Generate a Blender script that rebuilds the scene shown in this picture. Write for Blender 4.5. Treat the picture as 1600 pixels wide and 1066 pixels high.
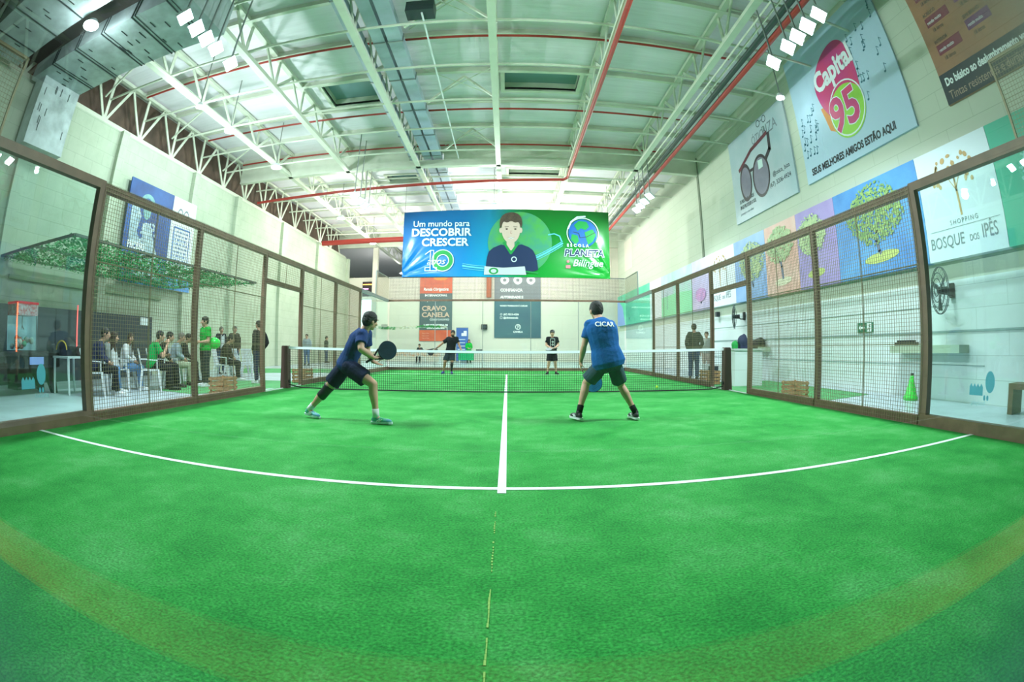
import bpy, bmesh, math, random
from mathutils import Vector, Matrix, Quaternion
from math import sin, cos, pi, radians, sqrt
random.seed(7)
SC = bpy.context.scene
for o in list(bpy.data.objects): bpy.data.objects.remove(o)
COL = SC.collection

# ------------------------------------------------------------------ camera (fisheye lens held against the back glass)
cd = bpy.data.cameras.new('camera'); cam = bpy.data.objects.new('camera', cd); COL.objects.link(cam)
cd.type = 'PANO'; cd.panorama_type = 'FISHEYE_EQUISOLID'
cd.sensor_fit = 'HORIZONTAL'; cd.sensor_width = 36.0; cd.fisheye_lens = 756.0*36/1600; cd.fisheye_fov = radians(180)
cd.clip_start = 0.01; cd.clip_end = 300
_yaw, _pit, _rol = -0.009, 0.015, 0.004
fw = Vector((-sin(_yaw)*cos(_pit), cos(_yaw)*cos(_pit), sin(_pit)))
r0 = Vector((cos(_yaw), sin(_yaw), 0)); u0 = r0.cross(fw)
rr = r0*cos(_rol)+u0*sin(_rol); uu = -r0*sin(_rol)+u0*cos(_rol)
cam.matrix_world = Matrix(((rr.x, uu.x, -fw.x, 0.04), (rr.y, uu.y, -fw.y, -0.06), (rr.z, uu.z, -fw.z, 0.935), (0, 0, 0, 1)))
SC.camera = cam
# ------------------------------------------------------------------ exposure, world
SC.view_settings.view_transform = 'Standard'; SC.view_settings.look = 'None'
SC.view_settings.exposure = 0.2; SC.view_settings.gamma = 1.0; SC.view_settings.use_curve_mapping = False
W = bpy.data.worlds.new('world'); SC.world = W; W.use_nodes = True
W.node_tree.nodes['Background'].inputs[0].default_value = (0.80, 0.92, 1.0, 1)
W.node_tree.nodes['Background'].inputs[1].default_value = 0.25
SC.cycles.max_bounces = 10; SC.cycles.diffuse_bounces = 8; SC.cycles.glossy_bounces = 3
SC.cycles.transparent_max_bounces = 16; SC.cycles.sample_clamp_indirect = 6.0
SC.cycles.caustics_reflective = False; SC.cycles.caustics_refractive = False

FLOOD_W = 140.0      # court floodlights
BAY_W = 270.0        # high bay lamps
def area_light(name, loc, target, size, watt, color=(0.93, 0.97, 1.0), shape='SQUARE', sy=None, parent=None):
    ld = bpy.data.lights.new(name, 'AREA'); ld.shape = shape; ld.size = size
    if sy: ld.size_y = sy
    ld.energy = watt; ld.color = color
    o = bpy.data.objects.new(name, ld); COL.objects.link(o)
    d = (Vector(target)-Vector(loc)).normalized()
    o.rotation_euler = d.to_track_quat('-Z', 'Y').to_euler()
    o.location = loc
    if parent:
        o.parent = parent; o.location = Vector(loc)-parent.location
    return o

# ------------------------------------------------------------------ dimensions
H3, H4 = 2.93, 3.93          # glass height, mesh height
XL, XR = -11.5, 7.8          # hall side walls
YF, YB = 33.0, -9.0          # far wall, back of what is built
ZCH, ZDK = 8.0, 9.1          # truss bottom chord, roof deck
YFASC = 17.6

# ------------------------------------------------------------------ materials
MATS = {}
def mat(name, col=None, rough=0.6, metal=0.0, noise=0.0, nscale=8.0, bump=0.0, bscale=60.0, emit=None, estr=0.0, spec=0.5, col2=None, stretch=None):
    if name in MATS: return MATS[name]
    m = bpy.data.materials.new(name); m.use_nodes = True; MATS[name] = m
    nt = m.node_tree; b = nt.nodes['Principled BSDF']
    if len(col) == 3: col = (*col, 1)
    b.inputs['Base Color'].default_value = col
    b.inputs['Roughness'].default_value = rough; b.inputs['Metallic'].default_value = metal
    b.inputs['Specular IOR Level'].default_value = spec
    if noise > 0 or bump > 0:
        tc = nt.nodes.new('ShaderNodeTexCoord'); mp = nt.nodes.new('ShaderNodeMapping')
        nt.links.new(tc.outputs['Object'], mp.inputs[0])
        if stretch: mp.inputs['Scale'].default_value = stretch
    if noise > 0:
        n = nt.nodes.new('ShaderNodeTexNoise'); n.inputs['Scale'].default_value = nscale; n.inputs['Detail'].default_value = 5
        n.inputs['Roughness'].default_value = 0.6
        nt.links.new(mp.outputs[0], n.inputs['Vector'])
        rp = nt.nodes.new('ShaderNodeValToRGB')
        c2 = (*col2, 1) if col2 else tuple(max(0, c*(1-noise)) for c in col[:3])+(1,)
        c1 = col if col2 else tuple(min(1, c*(1+noise*0.5)) for c in col[:3])+(1,)
        rp.color_ramp.elements[0].position = 0.32; rp.color_ramp.elements[1].position = 0.68
        rp.color_ramp.elements[0].color = c2; rp.color_ramp.elements[1].color = c1
        nt.links.new(n.outputs['Fac'], rp.inputs[0]); nt.links.new(rp.outputs[0], b.inputs['Base Color'])
    if bump > 0:
        n2 = nt.nodes.new('ShaderNodeTexNoise'); n2.inputs['Scale'].default_value = bscale; n2.inputs['Detail'].default_value = 4
        nt.links.new(mp.outputs[0], n2.inputs['Vector'])
        bp = nt.nodes.new('ShaderNodeBump'); bp.inputs['Strength'].default_value = bump; bp.inputs['Distance'].default_value = 0.02
        nt.links.new(n2.outputs['Fac'], bp.inputs['Height']); nt.links.new(bp.outputs[0], b.inputs['Normal'])
    if emit:
        b.inputs['Emission Color'].default_value = (*emit, 1); b.inputs['Emission Strength'].default_value = estr
    return m

def C(r, g, b):   # sRGB 0-255 -> linear
    f = lambda c: (c/255/12.92) if c/255 <= 0.04045 else ((c/255+0.055)/1.055)**2.4
    return (f(r), f(g), f(b))

def glass_mat():
    m = bpy.data.materials.new('tempered_glass'); m.use_nodes = True; nt = m.node_tree
    for n in list(nt.nodes): nt.nodes.remove(n)
    N = nt.nodes.new; L = nt.links.new
    out = N('ShaderNodeOutputMaterial'); geo = N('ShaderNodeNewGeometry')
    dot = N('ShaderNodeVectorMath'); dot.operation = 'DOT_PRODUCT'
    L(geo.outputs['Normal'], dot.inputs[0]); L(geo.outputs['Incoming'], dot.inputs[1])
    ab = N('ShaderNodeMath'); ab.operation = 'ABSOLUTE'; L(dot.outputs['Value'], ab.inputs[0])
    # Fresnel (Schlick) for one face
    one = N('ShaderNodeMath'); one.operation = 'SUBTRACT'; one.inputs[0].default_value = 1.0; L(ab.outputs[0], one.inputs[1])
    pw = N('ShaderNodeMath'); pw.operation = 'POWER'; L(one.outputs[0], pw.inputs[0]); pw.inputs[1].default_value = 5.0
    ma = N('ShaderNodeMath'); ma.operation = 'MULTIPLY_ADD'; L(pw.outputs[0], ma.inputs[0]); ma.inputs[1].default_value = 0.96; ma.inputs[2].default_value = 0.04
    # path length inside the pane: 1/sqrt(1-(1-c^2)/n^2)
    sq = N('ShaderNodeMath'); sq.operation = 'MULTIPLY'; L(ab.outputs[0], sq.inputs[0]); L(ab.outputs[0], sq.inputs[1])
    s2 = N('ShaderNodeMath'); s2.operation = 'MULTIPLY_ADD'; L(sq.outputs[0], s2.inputs[0]); s2.inputs[1].default_value = 1/2.31; s2.inputs[2].default_value = 1-1/2.31
    rt = N('ShaderNodeMath'); rt.operation = 'SQRT'; L(s2.outputs[0], rt.inputs[0])
    inv = N('ShaderNodeMath'); inv.operation = 'DIVIDE'; inv.inputs[0].default_value = 1.0; L(rt.outputs[0], inv.inputs[1])
    comb = N('ShaderNodeCombineColor')
    for i, t in enumerate((0.905, 0.985, 0.965)):
        p = N('ShaderNodeMath'); p.operation = 'POWER'; p.inputs[0].default_value = t; L(inv.outputs[0], p.inputs[1]); L(p.outputs[0], comb.inputs[i])
    tr = N('ShaderNodeBsdfTransparent'); L(comb.outputs[0], tr.inputs[0])
    gl = N('ShaderNodeBsdfGlossy'); gl.inputs['Roughness'].default_value = 0.0; gl.inputs['Color'].default_value = (0.95, 1, 1, 1)
    mx = N('ShaderNodeMixShader'); L(ma.outputs[0], mx.inputs[0]); L(tr.outputs[0], mx.inputs[1]); L(gl.outputs[0], mx.inputs[2])
    L(mx.outputs[0], out.inputs[0]); MATS['glass'] = m
    return m
GLASS = glass_mat()

def turf_mat():
    m = bpy.data.materials.new('artificial_turf'); m.use_nodes = True; nt = m.node_tree; b = nt.nodes['Principled BSDF']
    N = nt.nodes.new; L = nt.links.new
    tc = N('ShaderNodeTexCoord')
    n1 = N('ShaderNodeTexNoise'); n1.inputs['Scale'].default_value = 1.3; n1.inputs['Detail'].default_value = 10; n1.inputs['Roughness'].default_value = 0.72
    n2 = N('ShaderNodeTexNoise'); n2.inputs['Scale'].default_value = 75; n2.inputs['Detail'].default_value = 3
    L(tc.outputs['Object'], n1.inputs['Vector']); L(tc.outputs['Object'], n2.inputs['Vector'])
    r1 = N('ShaderNodeValToRGB'); e = r1.color_ramp.elements
    e[0].position = 0.36; e[0].color = (0.014, 0.225, 0.036, 1); e[1].position = 0.70; e[1].color = (0.095, 0.380, 0.115, 1)
    x = r1.color_ramp.elements.new(0.50); x.color = (0.030, 0.300, 0.052, 1)
    L(n1.outputs['Fac'], r1.inputs[0])
    r2 = N('ShaderNodeValToRGB'); r2.color_ramp.elements[0].position = 0.35; r2.color_ramp.elements[0].color = (0.62, 0.62, 0.62, 1)
    r2.color_ramp.elements[1].position = 0.72; r2.color_ramp.elements[1].color = (1.35, 1.35, 1.35, 1)
    L(n2.outputs['Fac'], r2.inputs[0])
    mx = N('ShaderNodeMix'); mx.data_type = 'RGBA'; mx.blend_type = 'MULTIPLY'; mx.inputs[0].default_value = 1.0
    L(r1.outputs[0], mx.inputs[6]); L(r2.outputs[0], mx.inputs[7]); L(mx.outputs[2], b.inputs['Base Color'])
    b.inputs['Roughness'].default_value = 0.9; b.inputs['Specular IOR Level'].default_value = 0.2
    bp = N('ShaderNodeBump'); bp.inputs['Strength'].default_value = 0.5; bp.inputs['Distance'].default_value = 0.01
    L(n2.outputs['Fac'], bp.inputs['Height']); L(bp.outputs[0], b.inputs['Normal'])
    return m
TURF = turf_mat()

def wall_mat(name, low, high, zsplit, joints=True, jz=0.4, jy=0.8, axis='Y', dirt=0.12):
    """painted block wall: colour by height (two paints), faint mortar joints, stains"""
    m = bpy.data.materials.new(name); m.use_nodes = True; nt = m.node_tree; b = nt.nodes['Principled BSDF']
    N = nt.nodes.new; L = nt.links.new
    geo = N('ShaderNodeNewGeometry'); sp = N('ShaderNodeSeparateXYZ'); L(geo.outputs['Position'], sp.inputs[0])
    gt = N('ShaderNodeMath'); gt.operation = 'GREATER_THAN'; gt.inputs[1].default_value = zsplit; L(sp.outputs['Z'], gt.inputs[0])
    mx = N('ShaderNodeMix'); mx.data_type = 'RGBA'; mx.inputs[6].default_value = (*low, 1); mx.inputs[7].default_value = (*high, 1)
    L(gt.outputs[0], mx.inputs[0])
    n = N('ShaderNodeTexNoise'); n.inputs['Scale'].default_value = 0.8; n.inputs['Detail'].default_value = 8; n.inputs['Roughness'].default_value = 0.7
    L(geo.outputs['Position'], n.inputs['Vector'])
    rp = N('ShaderNodeValToRGB'); rp.color_ramp.elements[0].position = 0.3; rp.color_ramp.elements[0].color = (1-dirt*1.6, 1-dirt*1.3, 1-dirt*1.6, 1)
    rp.color_ramp.elements[1].position = 0.65; rp.color_ramp.elements[1].color = (1, 1, 1, 1); L(n.outputs['Fac'], rp.inputs[0])
    m2 = N('ShaderNodeMix'); m2.data_type = 'RGBA'; m2.blend_type = 'MULTIPLY'; m2.inputs[0].default_value = 1
    L(mx.outputs[2], m2.inputs[6]); L(rp.outputs[0], m2.inputs[7])
    cv = N('ShaderNodeCombineXYZ'); L(sp.outputs[axis], cv.inputs[0]); L(sp.outputs['Z'], cv.inputs[1])
    bk = N('ShaderNodeTexBrick'); bk.inputs['Scale'].default_value = 1.0; bk.inputs['Mortar Size'].default_value = 0.006
    bk.inputs['Brick Width'].default_value = jy; bk.inputs['Row Height'].default_value = jz; bk.inputs['Mortar Smooth'].default_value = 0.3
    bk.inputs['Color1'].default_value = (1, 1, 1, 1); bk.inputs['Color2'].default_value = (0.975, 0.98, 0.975, 1); bk.inputs['Mortar'].default_value = (0.72, 0.75, 0.72, 1)
    L(cv.outputs[0], bk.inputs['Vector'])
    m3 = N('ShaderNodeMix'); m3.data_type = 'RGBA'; m3.blend_type = 'MULTIPLY'; m3.inputs[0].default_value = 1.0 if joints else 0.0
    L(m2.outputs[2], m3.inputs[6]); L(bk.outputs['Color'], m3.inputs[7]); L(m3.outputs[2], b.inputs['Base Color'])
    b.inputs['Roughness'].default_value = 0.75; b.inputs['Specular IOR Level'].default_value = 0.25
    return m

M = dict(
 concrete=mat('polished_concrete', C(178, 190, 200), 0.32, noise=0.22, nscale=1.3, bump=0.05, bscale=12),
 line=mat('white_line_paint', C(225, 232, 228), 0.8),
 seam=mat('turf_seam', C(150, 190, 100), 0.9),
 brown=mat('brown_steel', C(124, 94, 78), 0.5, noise=0.25, nscale=5, metal=0.1),
 wire=mat('galvanised_wire', C(142, 128, 100), 0.5, metal=0.3),
 steel=mat('steel_joint', C(150, 155, 155), 0.4, metal=0.6),
 white=mat('white_plastic', C(228, 232, 236), 0.4),
 netblack=mat('net_cord', C(22, 30, 28), 0.8),
 tape=mat('net_tape', C(232, 236, 246), 0.7),
 truss=mat('cream_truss_paint', C(214, 216, 200), 0.5, noise=0.08, nscale=3),
 deck=mat('roof_deck_panel', C(238, 230, 240), 0.6, noise=0.08, nscale=0.8, bump=0.3, bscale=2.0, stretch=(1, 14, 1)),
 trussbrown=mat('brown_gable_sheet', C(96, 74, 62), 0.7, noise=0.45, nscale=1.4),
 red=mat('red_pipe', C(178, 52, 44), 0.45),
 darkpipe=mat('dark_green_pipe', C(40, 62, 58), 0.5),
 galv=mat('galvanised_duct', C(176, 188, 204), 0.42, metal=0.15, noise=0.22, nscale=1.2),
 foil=mat('duct_foil', C(190, 200, 204), 0.4, metal=0.15, noise=0.3, nscale=2.5, bump=0.4, bscale=6),
 ducttape=mat('duct_tape_dark', C(46, 56, 58), 0.6),
 ductdark=mat('duct_shadow_gap', C(58, 50, 48), 0.9),
 skyl=mat('skylight_pane', C(118, 150, 156), 0.3),
 lens=mat('flood_lens', (1, 1, 1), 0.3, emit=(0.93, 0.97, 1.0), estr=30),
 lens2=mat('highbay_lens', (1, 1, 1), 0.3, emit=(0.95, 0.98, 1.0), estr=22),
 black=mat('black_plastic', C(24, 25, 28), 0.45),
 dgrey=mat('dark_grey_board', C(52, 60, 70), 0.6, noise=0.15),
 fangrey=mat('fan_metal', C(60, 72, 76), 0.4, metal=0.4),
 wood=mat('crate_wood', C(186, 146, 104), 0.7, noise=0.35, nscale=18),
 bench=mat('bench_wood', C(112, 76, 50), 0.6, noise=0.3, nscale=9),
 exitg=mat('exit_green', C(20, 110, 80), 0.5),
 decal=mat('blue_decal', C(84, 172, 204), 0.5),
 decal2=mat('pale_decal', C(150, 205, 220), 0.5),
 ink_w=mat('ink_white', C(236, 240, 242), 0.6), ink_k=mat('ink_black', C(28, 34, 44), 0.6),
 ink_g=mat('ink_grey', C(120, 130, 140), 0.6),
 leafg=mat('canopy_leaf', C(74, 188, 112), 0.7, noise=0.6, nscale=3, col2=C(28, 120, 66)),
 frameg=mat('canopy_frame', C(62, 76, 66), 0.6),
 skin=mat('skin_light', C(206, 158, 134), 0.55, noise=0.12, nscale=9), skin2=mat('skin_tan', C(172, 124, 98), 0.55, noise=0.12, nscale=9),
 hairk=mat('hair_black', C(26, 24, 26), 0.55, noise=0.4, nscale=60, bump=0.5, bscale=120), hairb=mat('hair_brown', C(62, 44, 36), 0.55, noise=0.4, nscale=60, bump=0.5, bscale=120),
 hairg=mat('hair_grey', C(120, 112, 106), 0.6, noise=0.3, nscale=60),
 eyew=mat('eye_white', C(225, 225, 222), 0.3), eyek=mat('eye_iris', C(30, 24, 20), 0.2), lip=mat('lip', C(160, 92, 84), 0.5),
)
def cloth(name, c, n=0.2): return mat('cloth_'+name, C(*c), 0.85, noise=n, nscale=7, bump=0.35, bscale=26, spec=0.2)

# ------------------------------------------------------------------ object helpers
def tag(o, label=None, cat=None, group=None, kind=None):
    if label: o['label'] = label
    if cat: o['category'] = cat
    if group: o['group'] = group
    if kind: o['kind'] = kind
    return o
def thing(name, label, cat, loc=(0, 0, 0), rz=0, group=None):
    o = bpy.data.objects.new(name, None); COL.objects.link(o); o.location = loc; o.rotation_euler = (0, 0, rz); o.empty_display_size = 0.1
    return tag(o, label, cat, group)

class MB:
    def __init__(s): s.v = []; s.f = []
    def add(s, vs, fs):
        n = len(s.v); s.v += [tuple(v) for v in vs]; s.f += [tuple(i+n for i in f) for f in fs]; return s
    def box(s, x0, x1, y0, y1, z0, z1):
        vs = [(x, y, z) for x in (x0, x1) for y in (y0, y1) for z in (z0, z1)]
        return s.add(vs, [(0, 1, 3, 2), (4, 6, 7, 5), (0, 4, 5, 1), (2, 3, 7, 6), (0, 2, 6, 4), (1, 5, 7, 3)])
    def obox(s, c, ax, ay, az):   # oriented box: centre and half vectors
        c, ax, ay, az = map(Vector, (c, ax, ay, az))
        vs = [c+ax*i+ay*j+az*k for i in (-1, 1) for j in (-1, 1) for k in (-1, 1)]
        return s.add(vs, [(0, 1, 3, 2), (4, 6, 7, 5), (0, 4, 5, 1), (2, 3, 7, 6), (0, 2, 6, 4), (1, 5, 7, 3)])
    def bar(s, a, b, w, h=None, up=(0, 0, 1)):
        a, b = Vector(a), Vector(b); d = b-a
        if d.length < 1e-6: return s
        h = h or w; dn = d.normalized(); u = Vector(up)
        if abs(dn.dot(u)) > 0.98: u = Vector((1, 0, 0))
        r = dn.cross(u).normalized(); u = r.cross(dn)
        return s.obox((a+b)/2, r*w/2, d/2, u*h/2)
    def ring(s, rings, cap0=True, cap1=True, closed=True):
        n = len(rings[0]); vs = [p for r in rings for p in r]; fs = []
        for i in range(len(rings)-1):
            for j in range(n if closed else n-1):
                k = (j+1) % n
                fs.append((i*n+j, i*n+k, (i+1)*n+k, (i+1)*n+j))
        if cap0: fs.append(tuple(range(n))[::-1])
        if cap1: fs.append(tuple((len(rings)-1)*n+j for j in range(n)))
        return s.add(vs, fs)
    def tube(s, pts, r, n=8, caps=True):
        pts = [Vector(p) for p in pts]; rs = r if isinstance(r, (list, tuple)) else [r]*len(pts)
        rings = []; pu = None
        for i, p in enumerate(pts):
            d = (pts[min(i+1, len(pts)-1)]-pts[max(i-1, 0)]).normalized()
            if pu is None: pu = Vector((0, 0, 1)) if abs(d.z) < 0.9 else Vector((1, 0, 0))
            a = d.cross(pu).normalized(); bb = a.cross(d).normalized(); pu = bb
            rings.append([p+(a*cos(2*pi*k/n)+bb*sin(2*pi*k/n))*rs[i] for k in range(n)])
        return s.ring(rings, caps, caps)
    def cyl(s, a, b, r0_, r1_=None, n=12): return s.tube([a, b], [r0_, r1_ if r1_ is not None else r0_], n)
    def ell(s, c, ax, ay, az, nu=14, nv=9):
        c, ax, ay, az = map(Vector, (c, ax, ay, az)); rings = []
        for i in range(1, nv):
            t = pi*i/nv
            rings.append([c+az*(-cos(t))+(ax*cos(2*pi*k/nu)+ay*sin(2*pi*k/nu))*sin(t) for k in range(nu)])
        vs = [p for r in rings for p in r]; n = len(rings); fs = []
        for i in range(n-1):
            for j in range(nu):
                k = (j+1) % nu; fs.append((i*nu+j, i*nu+k, (i+1)*nu+k, (i+1)*nu+j))
        b_, t_ = len(vs), len(vs)+1; vs += [c-az, c+az]
        for j in range(nu):
            k = (j+1) % nu; fs.append((b_, k, j)); fs.append((t_, (n-1)*nu+j, (n-1)*nu+k))
        return s.add(vs, fs)
    def sph(s, c, r, nu=12, nv=8): return s.ell(c, (r, 0, 0), (0, r, 0), (0, 0, r), nu, nv)
    def cap(s, a, b, ra, rb, n=12):    # tapered capsule
        a, b = Vector(a), Vector(b); d = (b-a); L_ = d.length
        if L_ < 1e-6: return s.sph(a, ra)
        d.normalize(); u = Vector((0, 0, 1)) if abs(d.z) < 0.9 else Vector((1, 0, 0))
        x = d.cross(u).normalized(); y = x.cross(d).normalized(); rings = []
        for t in (-80, -50, -20): rings.append((a+d*ra*sin(radians(t)), ra*cos(radians(t))))
        rings.append((a, ra)); rings.append((b, rb))
        for t in (20, 50, 80): rings.append((b+d*rb*sin(radians(t)), rb*cos(radians(t))))
        return s.ring([[c+(x*cos(2*pi*k/n)+y*sin(2*pi*k/n))*r for k in range(n)] for c, r in rings])
    def poly(s, pts, z=0.0):
        n = len(s.v); s.v += [(p[0], p[1], p[2] if len(p) > 2 else z) for p in pts]; s.f.append(tuple(range(n, n+len(pts)))); return s
    def prism(s, pts, z0, z1):   # polygon in xy, extruded in z
        n = len(pts); vs = [(p[0], p[1], z0) for p in pts]+[(p[0], p[1], z1) for p in pts]
        fs = [tuple(range(n))[::-1], tuple(range(n, 2*n))]+[(i, (i+1) % n, n+(i+1) % n, n+i) for i in range(n)]
        return s.add(vs, fs)
    def mesh(s, name):
        me = bpy.data.meshes.new(name); me.from_pydata(s.v, [], s.f); me.update(); return me
    def build(s, name, material, parent=None, smooth=False, label=None, off=None, tri=False, fix=True):
        if off is not None: s.v = [tuple(Vector(v)-Vector(off)) for v in s.v]
        me = s.mesh(name)
        if fix or tri:
            bm = bmesh.new(); bm.from_mesh(me)
            if fix: bmesh.ops.recalc_face_normals(bm, faces=bm.faces)
            if tri: bmesh.ops.triangulate(bm, faces=[f for f in bm.faces if len(f.verts) > 4])
            bm.to_mesh(me); bm.free()
        if smooth:
            for p in me.polygons: p.use_smooth = True
        return link(name, me, material, parent, label)
def link(name, me, material, parent=None, label=None):
    o = bpy.data.objects.new(name, me); COL.objects.link(o)
    for m_ in (material if isinstance(material, list) else [material]): me.materials.append(m_)
    if parent: o.parent = parent
    if label: o['label'] = label
    return o
def struct(o): o['kind'] = 'structure'; return o
def fuse(mb, voxel, smooth=2):
    me = mb.mesh('tmp'); o = bpy.data.objects.new('tmp', me); COL.objects.link(o)
    md = o.modifiers.new('r', 'REMESH'); md.mode = 'VOXEL'; md.voxel_size = voxel; md.use_smooth_shade = True
    if smooth:
        sm = o.modifiers.new('s', 'SMOOTH'); sm.factor = 0.5; sm.iterations = smooth
    dg = bpy.context.evaluated_depsgraph_get(); dg.update()
    res = bpy.data.meshes.new_from_object(o.evaluated_get(dg))
    bpy.data.objects.remove(o); bpy.data.meshes.remove(me)
    for p in res.polygons: p.use_smooth = True
    return res
def dup(root, loc, rz=None, label=None, group=None):
    r = root.copy(); COL.objects.link(r); r.location = loc
    if rz is not None: r.rotation_euler = (0, 0, rz)
    if label: r['label'] = label
    if group: r['group'] = group
    for ch in list(root.children):
        c = ch.copy(); COL.objects.link(c); c.parent = r
        for g in list(ch.children):
            d = g.copy(); COL.objects.link(d); d.parent = c
    return r
def part_copy(f, t, loc):
    c = f.copy(); COL.objects.link(c); c.parent = t; c.location = loc; return c
ORD = ['first', 'second', 'third', 'fourth', 'fifth', 'sixth', 'seventh', 'eighth', 'ninth', 'tenth', 'eleventh', 'twelfth', 'thirteenth', 'fourteenth', 'fifteenth', 'sixteenth', 'seventeenth', 'eighteenth']
def text(s, size, material, parent, x, y, z=0.004, bold=0.0, shear=0.0, align='LEFT', sx=1.0, rot=0.0, name='lettering', spacing=1.0):
    cu = bpy.data.curves.new('t', 'FONT'); cu.body = s; cu.size = size; cu.offset = bold; cu.shear = shear; cu.align_x = align
    cu.extrude = 0.0008; cu.resolution_u = 3; cu.space_character = spacing
    o = bpy.data.objects.new('t', cu); COL.objects.link(o)
    dg = bpy.context.evaluated_depsgraph_get(); me = bpy.data.meshes.new_from_object(o.evaluated_get(dg)); bpy.data.objects.remove(o)
    me.materials.clear()
    me.transform(Matrix.Translation((x, y, z)) @ Matrix.Rotation(rot, 4, 'Z') @ Matrix.Diagonal((sx, 1, 1, 1)))
    return link(name, me, material, parent)
def ellpts(cx, cy, rx, ry, n=32, a0=0, a1=2*pi, rot=0):
    out = []
    for k in range(n):
        t = a0+(a1-a0)*k/(n if abs(a1-a0-2*pi) < 1e-6 else n-1)
        x, y = rx*cos(t), ry*sin(t); out.append((cx+x*cos(rot)-y*sin(rot), cy+x*sin(rot)+y*cos(rot)))
    return out
def flat(name, pts_list, z, material, parent):
    mb = MB()
    for pts in pts_list: mb.poly([(p[0], p[1], z) for p in pts])
    return mb.build(name, material, parent, tri=True, fix=False)
def ringpts(cx, cy, r0_, r1_, n=36, a0=0.0, a1=2*pi, sy=1.0):
    q = []
    for k in range(n):
        t0 = a0+(a1-a0)*k/n; t1 = a0+(a1-a0)*(k+1)/n
        q.append([(cx+r0_*cos(t0), cy+sy*r0_*sin(t0)), (cx+r1_*cos(t0), cy+sy*r1_*sin(t0)), (cx+r1_*cos(t1), cy+sy*r1_*sin(t1)), (cx+r0_*cos(t1), cy+sy*r0_*sin(t1))])
    return q
def rnd(pts, it=3):
    for _ in range(it):
        q = []
        for a, b in zip(pts, pts[1:]+pts[:1]): q += [(a[0]*.75+b[0]*.25, a[1]*.75+b[1]*.25), (a[0]*.25+b[0]*.75, a[1]*.25+b[1]*.75)]
        pts = q
    return pts
def stroke(pts, w):   # polyline as quads
    q = []
    for a, b in zip(pts[:-1], pts[1:]):
        dx, dy = b[0]-a[0], b[1]-a[1]; l = sqrt(dx*dx+dy*dy) or 1; nx, ny = -dy/l*w/2, dx/l*w/2
        ex, ey = dx/l*w*0.25, dy/l*w*0.25
        q.append([(a[0]+nx-ex, a[1]+ny-ey), (a[0]-nx-ex, a[1]-ny-ey), (b[0]-nx+ex, b[1]-ny+ey), (b[0]+nx+ex, b[1]+ny+ey)])
    return q
def on_wall(o, side):
    R = {'R': ((0, 0, -1), (-1, 0, 0), (0, 1, 0)), 'L': ((0, 0, 1), (1, 0, 0), (0, 1, 0)), 'F': ((1, 0, 0), (0, 0, -1), (0, 1, 0))}[side]
    o.rotation_euler = Matrix(R).to_euler(); return o

# ================================================================== THE HALL
FZ = -0.015
struct(MB().box(-18, 8.1, YB, 62, FZ-0.1, FZ).build('floor', M['concrete']))
WL = wall_mat('left_wall_paint', C(196, 202, 184), C(196, 202, 184), 0.0, jz=0.4, jy=0.8, dirt=0.14)
WR = wall_mat('right_wall_paint', C(220, 226, 230), C(198, 202, 188), 2.11, jz=0.4, jy=1.6, dirt=0.03)
WF = wall_mat('far_wall_paint', C(220, 210, 200), C(220, 210, 200), 0.0, jz=1.6, jy=3.8, axis='X', dirt=0.03)
struct(MB().box(XR, XR+0.2, YB, YF+0.2, FZ, ZDK+0.1).build('wall_right', WR))
struct(MB().box(XL-0.2, XL, YB, YF, FZ, 7.25).build('wall_left', WL))
struct(MB().box(XL-0.9, XL-0.75, YB, YF, 6.4, ZDK+0.1).build('wall_left_gable', M['trussbrown']))
struct(MB().box(XL-0.75, XL-0.2, YB, YF, 7.05, 7.2).build('trim_1', M['trussbrown']))
mb = MB()
for y in (2.1, 5.6, 9.5, 13.9, 17.25, 22.0, 27.0, 32.8): mb.box(XL, XL+0.16, y-0.17, y+0.17, FZ, 7.25)
struct(mb.build('trim_2', WL))
struct(MB().box(XL, XL+0.05, 5.9, 12.6, 2.42, 2.52).build('trim_3', mat('ledge_green', C(150, 168, 140), 0.7)))
struct(MB().box(-18, 3.0, YF, YF+0.2, FZ, 5.9).build('wall_far', WF))
struct(MB().box(3.0, XR, YF, YF+0.2, FZ, ZDK).build('wall_far_tall', WF))
struct(MB().box(-18.2, -18, YB, 62, FZ, ZDK).build('wall_far_left', WL))
struct(MB().box(-18, 8.1, YB-.2, YB, FZ, ZDK).build('wall_back', mat('back_wall_paint', C(120, 128, 120), 0.8)))
struct(MB().box(-18, 8.1, 62, 62.2, FZ, ZDK).build('wall_beyond', mat('grey_far_sheet', C(120, 130, 128), 0.7)))
struct(MB().box(-9.5, -9.15, YF-0.35, YF, FZ, ZCH).build('trim_4', WF))
struct(MB().box(XR-0.03, XR, 17.55, 17.72, 4.5, ZCH+0.8).build('trim_5', mat('wall_edge_strip', C(120, 128, 112), 0.8)))  # pilaster strip in its own grey green at the wall edge
struct(MB().box(XR-0.02, XR, 1.0, 17.5, 1.20, 1.235).box(XR-0.012, XR, 4.6, 17.5, 0.62, 0.635).box(XR-0.012, XR, 5.5, 17.5, 1.68, 1.692).build('trim_6', mat('wall_groove', C(140, 160, 160), 0.8)))
struct(MB().box(XR-0.01, XR, 29.0, 31.0, 6.0, 8.0).box(4.6, 7.3, YF-0.03, YF, 4.4, 4.45).box(4.6, 4.64, YF-0.03, YF, 4.4, 7.4).box(7.26, 7.3, YF-0.03, YF, 4.4, 7.4).box(4.6, 7.3, YF-0.03, YF, 7.36, 7.4).build('trim_7', WF))

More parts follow.
